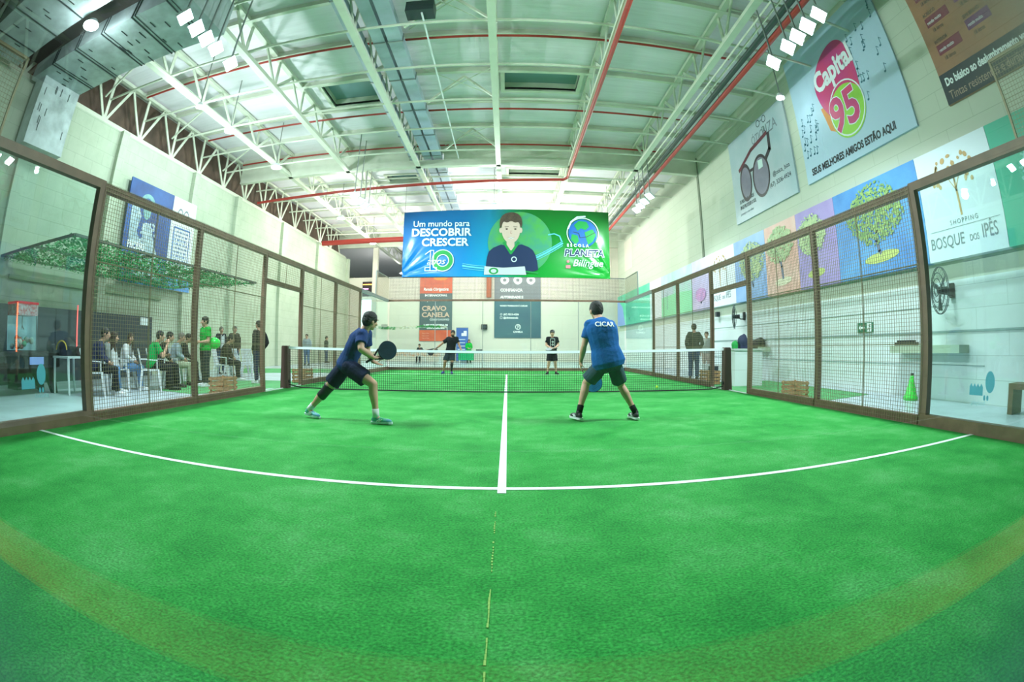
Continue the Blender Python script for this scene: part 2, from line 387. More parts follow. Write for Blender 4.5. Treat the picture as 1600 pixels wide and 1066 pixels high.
# roof deck with skylight openings
SKY = [(-5.85, -4.1, 12.45, 13.95), (-0.1, 2.15, 12.4, 13.5), (-5.75, -4.3, 21.2, 22.3), (0.05, 2.5, 20.7, 21.5)]
xs = sorted({-18.0, 8.1} | {s[0] for s in SKY} | {s[1] for s in SKY}); ys = sorted({YB, 62.0} | {s[2] for s in SKY} | {s[3] for s in SKY})
mb = MB()
for i in range(len(xs)-1):
    for j in range(len(ys)-1):
        cx, cy = (xs[i]+xs[i+1])/2, (ys[j]+ys[j+1])/2
        if any(s[0] < cx < s[1] and s[2] < cy < s[3] for s in SKY): continue
        mb.box(xs[i], xs[i+1], ys[j], ys[j+1], ZDK, ZDK+0.08)
struct(mb.build('ceiling', M['deck']))
for k, s in enumerate(SKY):
    t = struct(MB().box(s[0]-.12, s[0], s[2]-.12, s[3]+.12, ZDK-.06, ZDK+.32).box(s[1], s[1]+.12, s[2]-.12, s[3]+.12, ZDK-.06, ZDK+.32)
      .box(s[0], s[1], s[2]-.12, s[2], ZDK-.06, ZDK+.32).box(s[0], s[1], s[3], s[3]+.12, ZDK-.06, ZDK+.32).build('window_%d' % (k+1), M['truss']))
    MB().box(s[0], s[1], s[2], s[3], ZDK+.27, ZDK+.32).build('pane', M['skyl'], t)
# transverse fascia beams
for k, (y, z0) in enumerate(((YFASC, ZCH), (YF-0.2, ZCH+0.05))):
    x0 = XL-0.2 if k == 0 else -18
    struct((MB().box(x0, XR, y, y+0.12, z0+0.1, 8.28).box(x0, -3.87, y, y+0.12, 8.28, 8.58).box(-2.5, XR, y, y+0.12, 8.28, 8.58).box(x0, XR, y, y+0.12, 8.58, ZDK) if k == 0 else MB().box(x0, XR, y, y+0.12, z0+0.1, ZDK)).box(XL-0.2 if k == 0 else -18, XR, y-0.05, y+0.17, z0, z0+0.1).build('ceiling_beam_%d' % (k+1), M['truss']))

# trusses along the hall
CH = [-9.1, -6.45, -3.5, -0.35, 2.45, 5.1]
LOOKS = ['along the court lights on the left', 'left of the flat ducts, second from the wall lamps', 'running between the flat silver ducts', 'over the middle of the court, seen from straight below', 'carrying the long red pipe', 'nearest the right wall, beside the dark pipe']
TR_LABELS = ['cream roof truss nearest the left wall, over the row of high bay lamps', 'cream roof truss just left of the left floodlight row',
  'cream roof truss running between the flat silver ducts', 'cream roof truss over the centre line of the court',
  'cream roof truss carrying the long red pipe', 'cream roof truss nearest the right wall beside the dark pipe']
def make_truss(x, y0, y1, matl, label, step=1.93, name='roof_truss', zc=ZCH, zt=ZDK-0.06):
    t = thing(name, label, 'truss', (x, y0, zc), group=None)
    MB().box(-0.09, 0.09, 0, y1-y0, 0, 0.1).box(-0.02, 0.02, 0, y1-y0, 0.1, 0.2).build('bottom_chord', matl, t)
    MB().box(-0.08, 0.08, 0, y1-y0, zt-zc-0.1, zt-zc).build('top_chord', matl, t)
    w = MB(); n = int((y1-y0)/step)
    for i in range(n):
        a = i*step; h = zt-zc-0.1
        w.bar((0, a+0.02, 0.1), (0, a+step/2, h), 0.10, 0.035, up=(1, 0, 0)); w.bar((0, a+step-0.02, 0.1), (0, a+step/2, h), 0.10, 0.035, up=(1, 0, 0))
        w.bar((0, a, 0.1), (0, a, h), 0.12, 0.03, up=(1, 0, 0))
    w.build('web_bracing', matl, t)
    return t
for x, lb in zip(CH, TR_LABELS): make_truss(x, -6.85, 56.0, M['truss'], lb)
make_truss(-11.75, -6.85, 33.0, M['truss'], 'cream wall truss standing on top of the left block wall', zc=7.3, zt=9.0)
# ties (bottom chord level) and purlins (deck)
tY = [0.94+1.93*k for k in range(0, 9)]+[19.2+1.93*k for k in range(0, 7)]
tY = [y-0.05 for y in tY]
g0 = None
tie = None
for k, y in enumerate(tY):
    if tie is None:
        lb = lambda k: 'thin cream tie tube crossing under the roof trusses, %s one from the camera' % ORD[k]
        tie = tag(MB().cyl((XL-0.2, 0, 0), (XR, 0, 0), 0.035, n=8).build('cross_tie', M['truss']), lb(0), 'roof tie', 'cross ties under the roof'); tie.location = (0, y, ZCH+0.13)
    else: dup(tie, (0, y, ZCH+0.13), label=lb(k))
pur = None
for k, y in enumerate([0.58+1.93*k for k in range(9)]+[18.2+1.93*k for k in range(8)]):
    if pur is None:
        lb2 = lambda k: 'cream purlin directly beneath the roof deck, %s one from the camera' % ORD[k]
        pur = tag(MB().box(XL-0.2, XR, -0.03, 0.03, -0.16, 0).box(XL-0.2, XR, -0.06, 0.06, -0.17, -0.15).build('roof_purlin', M['truss']), lb2(0), 'purlin', 'purlins under the roof deck'); pur.location = (0, y, ZDK)
    else: dup(pur, (0, y, ZDK), label=lb2(k))
# rod bracing crosses in the middle bay, and knee braces from ties up to the purlins
for k, y in enumerate((3.9, 7.75, 11.6, 15.4)):
    b = tag(MB().bar((-0.35, y, ZCH+.78), (-2.45, y+1.9, ZCH+.78), 0.02).bar((-0.35, y+1.9, ZCH+.78), (-2.45, y, ZCH+.78), 0.02).bar((-0.25, y+1.0, ZCH+.15), (-1.3, y+0.9, ZDK-.1), 0.06).bar((-2.35, y+1.0, ZCH+.15), (-1.3, y+0.9, ZDK-.1), 0.06).build('cross_bracing', M['truss']),
        'crossed rods and knee braces left of the centre truss, %s set from the camera' % ORD[k], 'bracing', 'rod bracing left of the centre truss')
for k, y in enumerate((4.4, 8.3, 12.2, 16.0)):
    tag(MB().bar((XL-.2, y, ZCH+.1), (-10.3, y, ZDK-.1), 0.05).bar((-9.1, y, ZCH+.1), (-10.3, y, ZDK-.1), 0.05).build('knee_brace', M['truss']), 'thin cream knee braces above the left wall, %s pair from the camera' % ORD[k], 'bracing', 'knee braces by the left wall')
# sprinkler pipes
for k, y in enumerate((6.35, 10.1, 14.3, 17.3)):
    tag(MB().cyl((XL, y, 8.78), (6.0, y, 8.78), 0.035, n=8).build('sprinkler_pipe', M['red']), 'thin red sprinkler pipe crossing under the deck, %s one from the camera' % ORD[k], 'pipe', 'thin red cross pipes')
tag(MB().tube([(2.45, -5, 7.9), (2.45, 18.6, 7.9), (2.3, 18.75, 7.85), (-11.4, 18.9, 7.45)], 0.06, 10).build('sprinkler_main', M['red']), 'long red pipe under a truss that turns left across the hall', 'pipe')
tag(MB().tube([(-11.3, 27.3, 7.25), (4.2, 26.6, 7.25)], 0.16, 12).build('red_main_pipe', M['red']), 'thick red pipe crossing the far hall behind the banner', 'pipe')
tag(MB().cyl((5.95, -3, 7.9), (5.95, 31, 7.9), 0.075, n=10).build('red_side_pipe', M['red']), 'red pipe running beside the right wall', 'pipe')
tag(MB().cyl((5.72, -3, 7.95), (5.72, 31, 7.95), 0.075, n=10).build('dark_side_pipe', M['darkpipe']), 'dark pipe running along next to the red side pipe', 'pipe')
t = thing('cable_tray', 'wire cable tray hung between the right truss and the dark pipe', 'cable tray', (5.44, 0, 7.95))
MB().box(-0.10, -0.08, -3, 31, 0, .06).box(0.08, 0.10, -3, 31, 0, .06).build('side_rail', M['truss'], t)
f = MB().box(-.09, .09, 0, .02, 0.0, .015).build('rung', M['truss'], t); f.location = (0, -1, 0)
for k in range(1, 64): part_copy(f, t, (0, -1+k*.5, 0))
for k in range(8):   # pendants between tray and pipes
    y = 1.5+3.2*k
    tag(MB().bar((5.1, y, 8.75), (5.95, y, 8.75), .05).bar((5.72, y, 8.75), (5.72, y, 7.95), .03).bar((5.95, y, 8.75), (5.95, y, 7.9), .03).build('pipe_hanger', M['truss']), 'cream bracket holding the red and dark side pipes, %s from the camera' % ORD[k], 'bracket', 'pipe hangers along the right side')
# flat galvanised ducts
def duct(x0, x1, z, y0, y1, label):
    t = thing('flat_duct', label, 'duct', ((x0+x1)/2, y0, z)); w = (x1-x0)/2
    MB().box(-w, w, 0, y1-y0, 0, 0.22).build('duct_body', M['galv'], t)
    f = MB().box(-w-.02, w+.02, 0, .04, -.02, .24).build('flange', M['steel'], t); y = 1.93
    while y < y1-y0: part_copy(f, t, (0, y, 0)); y += 1.93
duct(-3.83, -3.53, 8.32, -4, 24, 'flat galvanised duct left of the centre truss pair, narrowest of the three')
duct(-3.28, -2.98, 8.32, -4, 25, 'flat galvanised duct right of the duct truss')
duct(-2.90, -2.55, 8.32, -4, 25, 'flat galvanised duct, right hand one of the three')
# foil wrapped air duct at upper left
t = thing('foil_air_duct', 'big foil wrapped air duct bending down the left wall', 'duct', (-11.3, 4.6, 5.4))
MB().box(0, .55, 0.55, 2.0, 0, 1.75).build('drop_duct', M['foil'], t)
MB().box(0, 5.6, 0.35, 2.0, 1.75, 2.6).build('cross_duct', M['foil'], t)
MB().box(0.2, 6.4, -1.95, -0.4, 1.75, 2.6).build('second_duct', M['foil'], t)
MB().box(0.0, 6.4, -0.4, 0.35, 2.2, 2.5).build('gap_shade_strip', M['ductdark'], t)  # dark strip put in as the shade in the gap between the ducts
mb = MB()
for k in range(5):
    x = 1.1+1.0*k
    mb.box(x, x+.03, 0.33, 2.02, 1.735, 2.62); mb.box(x+.1, x+.12, 0.33, 2.02, 1.74, 2.61); mb.box(x, x+.035, -1.97, -.38, 1.735, 2.62)
for k in range(26):
    x = random.uniform(.2, 5.3); y = random.uniform(.5, 1.8)
    mb.box(x, x+.022, y, y+random.uniform(.12, .28), 1.738, 1.75)
for k in range(12): y = random.uniform(.65, 1.85); z = random.uniform(.2, 1.6); mb.box(.55, .56, y, y+.02, z, z+.2)
for k in range(14):
    x = random.uniform(.4, 6.0); y = random.uniform(-1.8, -.7); mb.box(x, x+.022, y, y+.22, 1.738, 1.75)
mb.build('tape_strip', M['ducttape'], t)
# grey box hanging on a beaded cable
t = thing('roof_speaker', 'grey box hung under the roof left of the centre truss', 'speaker', (-1.95, 8.5, 8.45))
MB().box(-.32, .32, -.2, .2, -.15, .15).build('housing', M['fangrey'], t)
MB().bar((0, 0, .15), (0, 0, .62), .02).build('hanger', M['steel'], t)
tag(MB().cyl((-1.9, 8.4, 8.28), (-1.9, 17.5, 8.28), .022, n=6).build('beaded_cable', M['white']), 'thin white cable strung along the roof from the grey box', 'cable')

# ------------------------------------------------------------------ lamps
def floodlight(x, y, z, aim, label, group, watt):
    t = thing('floodlight', label, 'floodlight', (x, y, z), group=group)
    d = (Vector(aim)-Vector((x, y, z))).normalized(); q = d.to_track_quat('-Z', 'Y'); R = q.to_matrix()
    ax, ay, az = R.col[0], R.col[1], R.col[2]
    MB().obox(az*0.05, ax*.16, ay*.14, az*.035).build('housing', M['white'], t)
    MB().obox(az*0.010, ax*.145, ay*.125, az*.006).build('lens', M['lens'], t)
    MB().bar(az*.07, Vector((0, 0, (ZCH if x > 0 else ZDK)-z)), .03).build('hanger_rod', M['steel'], t)
    l = area_light('lamp_light', (x, y, z), aim, 0.28, watt, parent=t); l.location = tuple(-az*0.01)
for k, y in enumerate((5.05, 5.5, 5.9, 6.3, 6.95)):
    for sx, nm in ((-1, 'left'), (1, 'right')):
        pos = ['nearest the camera', 'second from the camera', 'third from the camera', 'fourth from the camera', 'farthest out, set apart'][k]
        floodlight(5.2 if sx > 0 else -5.5, y, 6.5, (sx*1.2, y+1.5, 0), 'white floodlight of the near %s row over the court, %s' % (nm, pos), 'near floodlights over the court', FLOOD_W)
for k, y in enumerate((16.4, 17.1, 17.7, 18.3)):
    for sx, nm in ((-1, 'left'), (1, 'right')):
        pos = ['first', 'second', 'third', 'farthest'][k]
        floodlight(5.2 if sx > 0 else -5.6, y, 6.5, (sx*1.2, y-1.5, 0), 'white floodlight of the far %s row over the court, %s of four' % (nm, pos), 'far floodlights over the court', FLOOD_W)
def highbay(x, y, z, label, watt, group='high bay lamps along the left', r=0.2):
    t = thing('high_bay_lamp', label, 'ceiling lamp', (x, y, z), group=group)
    MB().cyl((0, 0, .03), (0, 0, .14), r, r*.6, 16).build('housing', M['white'], t)
    MB().cyl((0, 0, .0), (0, 0, .03), r*.92, n=16).build('lens', M['lens2'], t)
    MB().bar((0, 0, .14), (0, 0, (7.15 if y < 5 else ZDK)-z), .025).build('hanger_rod', M['steel'], t)
    ld = bpy.data.lights.new('lamp_light', 'POINT'); ld.energy = watt; ld.color = (1.0, .93, .84) if y > 17 else (.93, .97, 1.0); ld.shadow_soft_size = r*.9
    l = bpy.data.objects.new('lamp_light', ld); COL.objects.link(l); l.parent = t; l.location = (0, 0, -r)
for x, y, lb in ((-7.95, 4.4, 'round white lamp beside the foil duct at upper left'), (-8.2, 11.2, 'large round lamp over the green canopy'), (-8.2, 14.6, 'round lamp on the left just before the first cross beam'), (-8.2, 9.4, 'small round lamp left of the large one over the canopy'),
                 (-8.2, 22.0, 'round lamp in the far hall left of the cross pipes'), (-8.2, 28.0, 'round lamp in the far hall farthest back on the left'), (-9.0, 40.0, 'bright lamp hung beyond the far wall left of the banner'),
                 (0.6, 24.5, 'added fill lamp hidden behind the banner in the far hall, left'), (2.6, 24.5, 'added fill lamp hidden behind the banner in the far hall, right'), (-2.2, 29.0, 'added fill lamp hidden behind the banner in the far hall, far left'), (2.6, 29.5, 'added fill lamp hidden behind the banner in the far hall, far right'), (-0.6, 20.8, 'added fill lamp in the far hall just past the cross beam'), (6.9, 9.3, 'small square lamp high beside the right wall')):  # lamps behind the banner and past the cross beam are added fill
    highbay(x, y, 6.95 if y < 5 else 7.25, lb, BAY_W*(0.06 if x == 6.9 else 2.0 if y > 18 else 0.35 if y < 5 else 1.0), r=0.12 if (x == 6.9 or y == 9.4) else 0.2)

# ================================================================== THE COURT
struct(MB().box(-4.98, 4.98, 0.02, 19.98, FZ, 0).build('floor_turf', TURF))
mb = MB().box(-5, 5, 3.02, 3.08, 0, .003).box(-5, 5, 16.92, 16.98, 0, .003).box(-.024, .034, 2.94, 17.06, 0, .0035)
struct(mb.build('floor_lines', M['line']))
mb = MB()
for k in range(70):
    y = .35+k*.032; 
    if random.random() < .8: mb.box(-.028+.002*sin(k), -.022, y, y+.018 if y > 1.6 else y+.03, 0, .003)
struct(mb.build('floor_seam', M['seam']))
# practice turf strips outside the court and the neighbouring court behind the camera
OUT = mat('outer_turf', C(84, 158, 98), 0.9, noise=0.2, nscale=3, bump=.4, bscale=90)
for k, (n, pts) in enumerate((('floor_carpet_left', [(-7.3, 8.0), (-6.1, 7.8), (-5.25, 10.2), (-5.25, 12.2), (-6.8, 12.2), (-8.6, 10.4)]), ('floor_carpet_back', [(-11.4, 18.6), (-5.3, 20.6), (-5.3, 17.6), (-8.4, 15.9), (-9.6, 15.0)]),
        ('floor_carpet_right', [(7.45, 7.6), (7.7, 12.6), (5.25, 12.6), (5.25, 7.0)]), ('floor_carpet_gate', [(-5.25, 9.0), (-5.0, 9.0), (-5.0, 11.0), (-5.25, 11.0)]), ('floor_carpet_gate_right', [(5.25, 9.0), (5.0, 9.0), (5.0, 11.0), (5.25, 11.0)]))):
    struct(MB().prism(pts, FZ, FZ+.006).build(n, OUT))
struct(MB().box(-18, XR, -.87, -.06, FZ, FZ+.008).build('floor_walkway', mat('dark_walkway', C(60, 82, 108), 0.6, noise=.2, nscale=2)))
struct(MB().box(-5.5, 6, -8.9, -.99, FZ, 0).build('floor_next_court', TURF))
struct(MB().box(-5.5, 6, -4.28, -4.22, 0, .003).build('floor_next_line', M['line']))
tag(MB().box(-5.5, 6, -.97, -.86, FZ, .13).build('base_beam', mat('bare_brown_beam', C(200, 116, 66), .6)), 'brown base beam of the neighbouring court behind the camera', 'beam')
struct(MB().box(5.02, 5.04, 9, 11, FZ, .012).box(-5.04, -5.02, 9, 11, FZ, .012).build('floor_gate_line', M['line']))

def grid_wires(mb, x, y0, y1, z0, z1, s=0.05, r=0.0023, plane='YZ', sz=None):
    n = int(round((y1-y0)/s)); m_ = int(round((z1-z0)/(sz or s)))
    def w(a, b):
        if plane == 'YZ': mb.bar((x, *a), (x, *b), 2*r)
        else: mb.bar((a[0], x, a[1]), (b[0], x, b[1]), 2*r)
    for i in range(n+1): y = y0+(y1-y0)*i/n; w((y, z0), (y, z1))
    for i in range(m_+1): z = z0+(z1-z0)*i/m_; w((y0, z), (y1, z))
    return mb
def bay(sx, y0, y1, label, gate=False):
    X = sx*5.06; nm = 'gate_panel' if gate else 'mesh_fence_panel'
    t = thing(nm, label, 'fence panel', (X, y0, FZ)); L_ = y1-y0; h = H3+.03-FZ; Z = lambda z: z-FZ
    i = -sx*0.06   # mesh on the court side
    MB().box(-.04, .04, 0.0, .05, 0, h).build('post', M['brown'], t); MB().box(-.04, .04, L_-.05, L_, 0, h).build('post', M['brown'], t)
    MB().box(-.04, .04, .05, L_-.05, h-.11, h).build('top_rail', M['brown'], t)
    zb = 2.28 if gate else 0.10
    if gate: MB().box(-.035, .035, .05, L_-.05, Z(2.27), Z(2.37)).build('door_header', M['brown'], t)
    else: MB().box(-.05, .04, .05, L_-.05, 0, .13).build('base_rail', M['brown'], t)
    grid_wires(MB(), i, 0.0, L_, Z(2.27 if gate else 0.0), h).build('wire_mesh', M['wire'], t)
    mb = MB().bar((i*.6, L_/2, Z(zb)), (i*.6, L_/2, h-.1), .012)
    if not gate:
        for z in (.98, 1.95): mb.bar((i*.6, 0, Z(z)), (i*.6, L_, Z(z)), .012)
    mb.build('stiffener_wire', M['wire'], t)
BL = [(4, 6.5), (6.5, 9), (11, 13.5), (13.5, 16)]
PL = ['first past the near glass', 'second past the near glass, before the gate', 'first beyond the net', 'last before the far glass']
for sx, nm in ((-1, 'left'), (1, 'right')):
    for (a, b), pl in zip(BL, PL): bay(sx, a, b, 'brown framed mesh panel, %s side, %s' % (nm, pl))
    bay(sx, 9, 11, 'mesh panel above the open gate beside the net on the %s side' % nm, gate=True)
    # near side glass
    for (a, b, w) in ((0.0, 4.0, 'near'), (16.0, 20.0, 'far')):
        t = thing('side_glass_wall', 'tempered glass wall with brown beams on the %s side at the %s end' % (nm, w), 'glass wall', (sx*5.06, a, FZ))
        MB().box(-.006, .006, 0.02, 1.995, .12, H3-.05-FZ).build('glass_pane', GLASS, t); MB().box(-.006, .006, 2.005, 3.98, .12, H3-.05-FZ).build('glass_pane', GLASS, t)
        MB().box(-.05, .05, 0, 4.0, H3-.06-FZ, H3+.05-FZ).build('top_beam', M['brown'] if w == 'near' else M['steel'], t)
        MB().box(-.06, .06, 0, 4.0, 0, .15).build('base_beam', M['brown'], t)
        if w == 'near':
            MB().box(-.05, .05, 3.9, 4.0, .15, H3-.06-FZ).build('post', M['brown'], t)
        m0, m1 = (0.0, 2.0) if w == 'near' else (2.0, 4.0)
        grid_wires(MB(), -sx*.02, m0, m1, H3+.05-FZ, H4-FZ).build('upper_mesh', M['wire'], t)
        MB().box(-.02, .02, m0, m1, H4-FZ-.03, H4-FZ).box(-.02, .02, (m1 if w == 'near' else m0)-.015, (m1 if w == 'near' else m0)+.015, H3-FZ, H4-FZ).build('upper_frame', M['steel'] if w == 'far' else M['wire'], t)
        if w == 'near':   # club decal on the pane
            s = -sx*.012; yc_, zc_ = (3.06, .57) if sx < 0 else (2.94, .54)
            dn = lambda pts: [(s, p[0], p[1]-FZ) for p in pts]
            mb = MB(); rd = random.Random(3)
            mb.v = []; k0 = 0
            parts = [ellpts(yc_+.09*(1 if sx < 0 else -1), zc_+.03, .075, .115, 26)]
            bx = yc_-.13*(1 if sx < 0 else -1); parts.append([(bx-.11, zc_-.12), (bx+.11, zc_-.12), (bx+.11, zc_-.03)]+[(bx+.11-.22*k/8, zc_-.03+(.04 if k % 2 else 0)) for k in range(9)]+[(bx-.11, zc_-.03)])
            parts += [ellpts(yc_+.06*(1 if sx < 0 else -1)+dx, zc_-.14, .018, .03, 12) for dx in (0, .05)]
            for pts in parts: mb.poly([tuple(v) for v in dn(pts)])
            mb.build('club_decal', M['decal'], t, tri=True)
            tx = text('playland', .07, M['decal2'], t, 0, 0, 0, name='decal_lettering')
            tx.matrix_local = Matrix.Translation((s, (yc_+.20) if sx < 0 else (yc_+.20), zc_-.22-FZ)) @ Matrix(((0, 0, 1, 0), (-1, 0, 0, 0), (0, 1, 0, 0), (0, 0, 0, 1)))
# back glass (the camera looks through it) and far glass
def end_glass(Y, label, far):
    t = thing('end_glass_wall', label, 'glass wall', (0, Y, FZ))
    for k in range(5):
        MB().box(-5+2*k+.006, -3+2*k-.006, -.006, .006, .10, H3-.04-FZ).build('glass_pane', GLASS, t)
    MB().box(-5.06, 5.06, -.04, .04, H3-.04-FZ, H3+.04-FZ).build('top_beam', M['brown'], t)
    MB().box(-5.06, 5.06, -.05, .05, 0, .13).build('base_beam', M['brown'], t)
    mb = MB(); s = -1 if far else 1
    grid_wires(mb, s*.03, -5.0, 5.0, H3+.04-FZ, H4-FZ, s=.05, r=.0045, plane='XZ'); mb.build('upper_mesh', mat('dark_wire', C(96, 92, 86), .5, metal=.2), t)
    MB().box(-5.03, 5.03, -.02, .02, H4-.03-FZ, H4-FZ).build('upper_rail', M['steel'], t)
    if far:
        mb = MB()
        for k in range(1, 5): mb.box(-5+2*k-.012, -5+2*k+.012, -.015, .015, .13, H3-.04-FZ)
        mb.build('joint_strip', M['steel'], t)
end_glass(0.0, 'near end glass wall the camera looks through', False)
end_glass(20.0, 'far end glass wall with mesh above, behind the two far players', True)
# net
t = thing('net', 'black padel net with white top tape across the court', 'net', (0, 10, 0))
def ztop(x): return .86+(.925-.86)*(abs(x)/4.9)**1.6
mb = MB(); n = 218
for i in range(n+1):
    x = -4.9+9.8*i/n; mb.bar((x, 0, .03), (x, 0, ztop(x)), .0048)
for j in range(19):
    f = j/18; pts = [(x, .03+(ztop(x)-.03)*f) for x in [-4.9+9.8*k/16 for k in range(17)]]
    for a, b in zip(pts[:-1], pts[1:]): mb.bar((a[0], .001, a[1]), (b[0], .001, b[1]), .0048)
mb.build('net_mesh', M['netblack'], t)
mb = MB(); pts = [(-4.9+9.8*k/20) for k in range(21)]
mb.ring([[(x, -.012, ztop(x)-.035), (x, .012, ztop(x)-.035), (x, .012, ztop(x)+.018), (x, -.012, ztop(x)+.018)] for x in pts]); mb.build('top_tape', M['tape'], t)
MB().tube([(-4.92, 0, .09), (-4.6, 0, .03), (-4, 0, .022), (4, 0, .022), (4.6, 0, .03), (4.92, 0, .09)], .014, 6).build('bottom_cord', M['netblack'], t)
for sx, nm in ((-1, 'left'), (1, 'right')):
    t = thing('net_post', 'brown padded net post at the %s end of the net' % nm, 'net post', (sx*4.98, 10, 0))
    MB().ring([[(sx*a-w, -.08, z), (sx*a+w, -.08, z), (sx*a+w, .08, z), (sx*a-w, .08, z)] for z, w, a in ((0, .10, .02), (.5, .085, .0), (.93, .078, -.005), (.96, .065, -.005))]).build('post_body', mat('post_pad', C(82, 54, 50), .6), t)
    MB().cyl((-sx*.11, 0, .16), (-sx*.03, 0, .16), .04, n=10).build('net_winder', M['black'], t)
# tennis ball
tag(MB().sph((3.56, 10.9, .033), .033).build('padel_ball', mat('ball_felt', C(196, 226, 70), .9), smooth=True), 'yellow green ball lying on the turf beyond the net', 'ball')

# ================================================================== POSTERS AND BANNERS
def poster(name, side, pos, w, h, panelmat, label, cat='poster', group=None, depth=0.03, rough=None):
    """pos = world lower-left corner as one faces it"""
    t = thing(name, label, cat, pos, group=group); on_wall(t, side)
    MB().box(0, w, 0, h, 0.0, depth).build('panel', panelmat, t)
    return t
def flatm(name, c, rough=.75, c2=None, nscale=1.0): return mat('print_'+name, C(*c), rough, noise=0.3 if c2 else 0.0, nscale=nscale, col2=C(*c2) if c2 else None)
P_ = 0.034
# --- hanging banner over the far end
def banner():
    w, h, z0 = 8.83, 2.90, 3.93
    t = thing('school_banner', 'wide blue and green school banner hung above the far end glass', 'banner', (-4.46, 19.93, z0)); on_wall(t, 'F')
    m = bpy.data.materials.new('banner_vinyl'); m.use_nodes = True; nt = m.node_tree; b = nt.nodes['Principled BSDF']; N = nt.nodes.new; L = nt.links.new
    tc = N('ShaderNodeTexCoord'); sp = N('ShaderNodeSeparateXYZ'); L(tc.outputs['Object'], sp.inputs[0])
    ma = N('ShaderNodeMath'); ma.operation = 'MULTIPLY'; ma.inputs[1].default_value = 1/w; L(sp.outputs['X'], ma.inputs[0])
    rp = N('ShaderNodeValToRGB'); cols = [(0, (8, 92, 160)), (.30, (10, 120, 190)), (.42, (20, 150, 200)), (.52, (20, 150, 110)), (.60, (10, 140, 50)), (1, (14, 128, 40))]
    while len(rp.color_ramp.elements) < len(cols): rp.color_ramp.elements.new(.5)
    for e, (p, c) in zip(rp.color_ramp.elements, cols): e.position = p; e.color = (*C(*c), 1)
    L(ma.outputs[0], rp.inputs[0])
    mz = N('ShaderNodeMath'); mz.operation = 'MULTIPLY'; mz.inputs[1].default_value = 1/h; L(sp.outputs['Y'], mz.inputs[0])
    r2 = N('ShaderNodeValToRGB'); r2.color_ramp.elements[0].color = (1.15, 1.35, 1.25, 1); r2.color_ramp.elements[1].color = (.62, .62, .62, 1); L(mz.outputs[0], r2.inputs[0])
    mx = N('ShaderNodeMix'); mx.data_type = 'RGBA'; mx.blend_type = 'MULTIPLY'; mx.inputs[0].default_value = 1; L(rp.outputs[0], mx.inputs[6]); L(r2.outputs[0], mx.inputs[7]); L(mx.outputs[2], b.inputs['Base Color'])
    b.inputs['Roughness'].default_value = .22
    nx, ny = 120, 30
    def D(u, v):    # folds pulled from the lower corners and middle left
        d = .012*sin(u*9+v*3)
        for cx, cy, am in ((-.02, .0, .040), (1.02, .0, .045)):
            r = math.hypot((u-cx)*3, v-cy); a = math.atan2(v-cy, (u-cx)*3)
            d += am*sin(a*13)*max(0, 1-r/1.1)**1.5
        return d
    vs = []; fs = []
    for s_ in (0, 1):
        for j in range(ny+1):
            for i in range(nx+1):
                u, v = i/nx, j/ny
                tilt = -.04*h*0 + (-.01+.055*u)*(1-v)*-1
                vs.append((w*u, h*v-(.05*u if v < .5 else -.04*u)*1.0 + (.0 if v < .5 else -.05*abs(2*u-1)**2), .02*s_+D(u, v)))
    n1 = (nx+1)*(ny+1)
    for s_ in (0, 1):
        for j in range(ny):
            for i in range(nx):
                a = s_*n1+j*(nx+1)+i; q = (a, a+1, a+nx+2, a+nx+1); fs.append(q if s_ else q[::-1])
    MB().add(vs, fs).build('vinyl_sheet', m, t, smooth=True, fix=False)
    z = .085
    ink = mat('banner_ink_white', C(210, 232, 238), .3)
    text('Um mundo para', .37, ink, t, .42, 2.18, z, bold=.004)
    text('DESCOBRIR', .47, ink, t, .36, 1.76, z, bold=.014, sx=1.04)
    text('CRESCER', .47, ink, t, .82, 1.32, z, bold=.014, sx=1.04)
    gr = flatm('banner_green', (20, 150, 70), .35); navy = flatm('banner_navy', (8, 40, 86), .4)
    flat('number_ring', ringpts(1.75, .68, .27, .44), z, gr, t); flat('number_ring_edge', ringpts(1.75, .68, .44, .475)+ringpts(1.75, .68, .235, .27), z+.002, ink, t)
    flat('number_one', stroke([(1.0, .95), (1.22, 1.12), (1.22, .25)], .035)+stroke([(1.22, 1.12), (1.36, 1.12), (1.36, .38), (1.5, .38), (1.5, .24), (1.0, .24), (1.0, .38), (1.2, .38)], .03), z+.002, ink, t)
    text('anos', .42, ink, t, 1.06, .52, z+.006, shear=.35, bold=.002)
    # orbit swooshes and globe behind the child
    globe = flatm('banner_globe', (78, 170, 70), .4, c2=(60, 150, 130), nscale=2)
    flat('globe_backdrop', [ellpts(5.0, 1.45, 1.35, 1.35, 48)], z-.012, globe, t)
    for k, (o_, ww) in enumerate(((0, .07), (.09, .03), (-.1, .025))):
        pts = [(2.6+4.2*q/24, .45+o_+.9*(q/24)**2*1.1-.25*sin(pi*q/24)) for q in range(25)]
        flat('orbit_line', stroke(pts, ww), z-.006, flatm('banner_orbit', (96, 196, 226), .3), t)
    flat('orbit_loop', stroke([(6.75, 1.55), (6.68, 1.75), (6.45, 1.85), (6.2, 1.8)], .05), z-.006, flatm('banner_orbit', (96, 196, 226), .3), t)
    # child in school shirt (generic)
    skin = flatm('banner_skin', (214, 190, 178), .4); hair = flatm('banner_hair', (92, 74, 60), .45, c2=(58, 46, 40), nscale=9)
    flat('child_neck', [[(4.42, .95), (4.78, .95), (4.76, 1.5), (4.44, 1.5)]], z+.002, skin, t)
    flat('child_shirt', [rnd([(3.55, .1), (3.6, .75), (3.72, 1.15), (4.35, 1.42), (4.62, 1.0), (4.92, 1.42), (5.5, 1.2), (5.7, .8), (5.78, .1)], 1)], z+.006, navy, t)
    flat('child_collar', stroke([(4.32, 1.44), (4.62, .98), (4.94, 1.44)], .10), z+.009, gr, t)
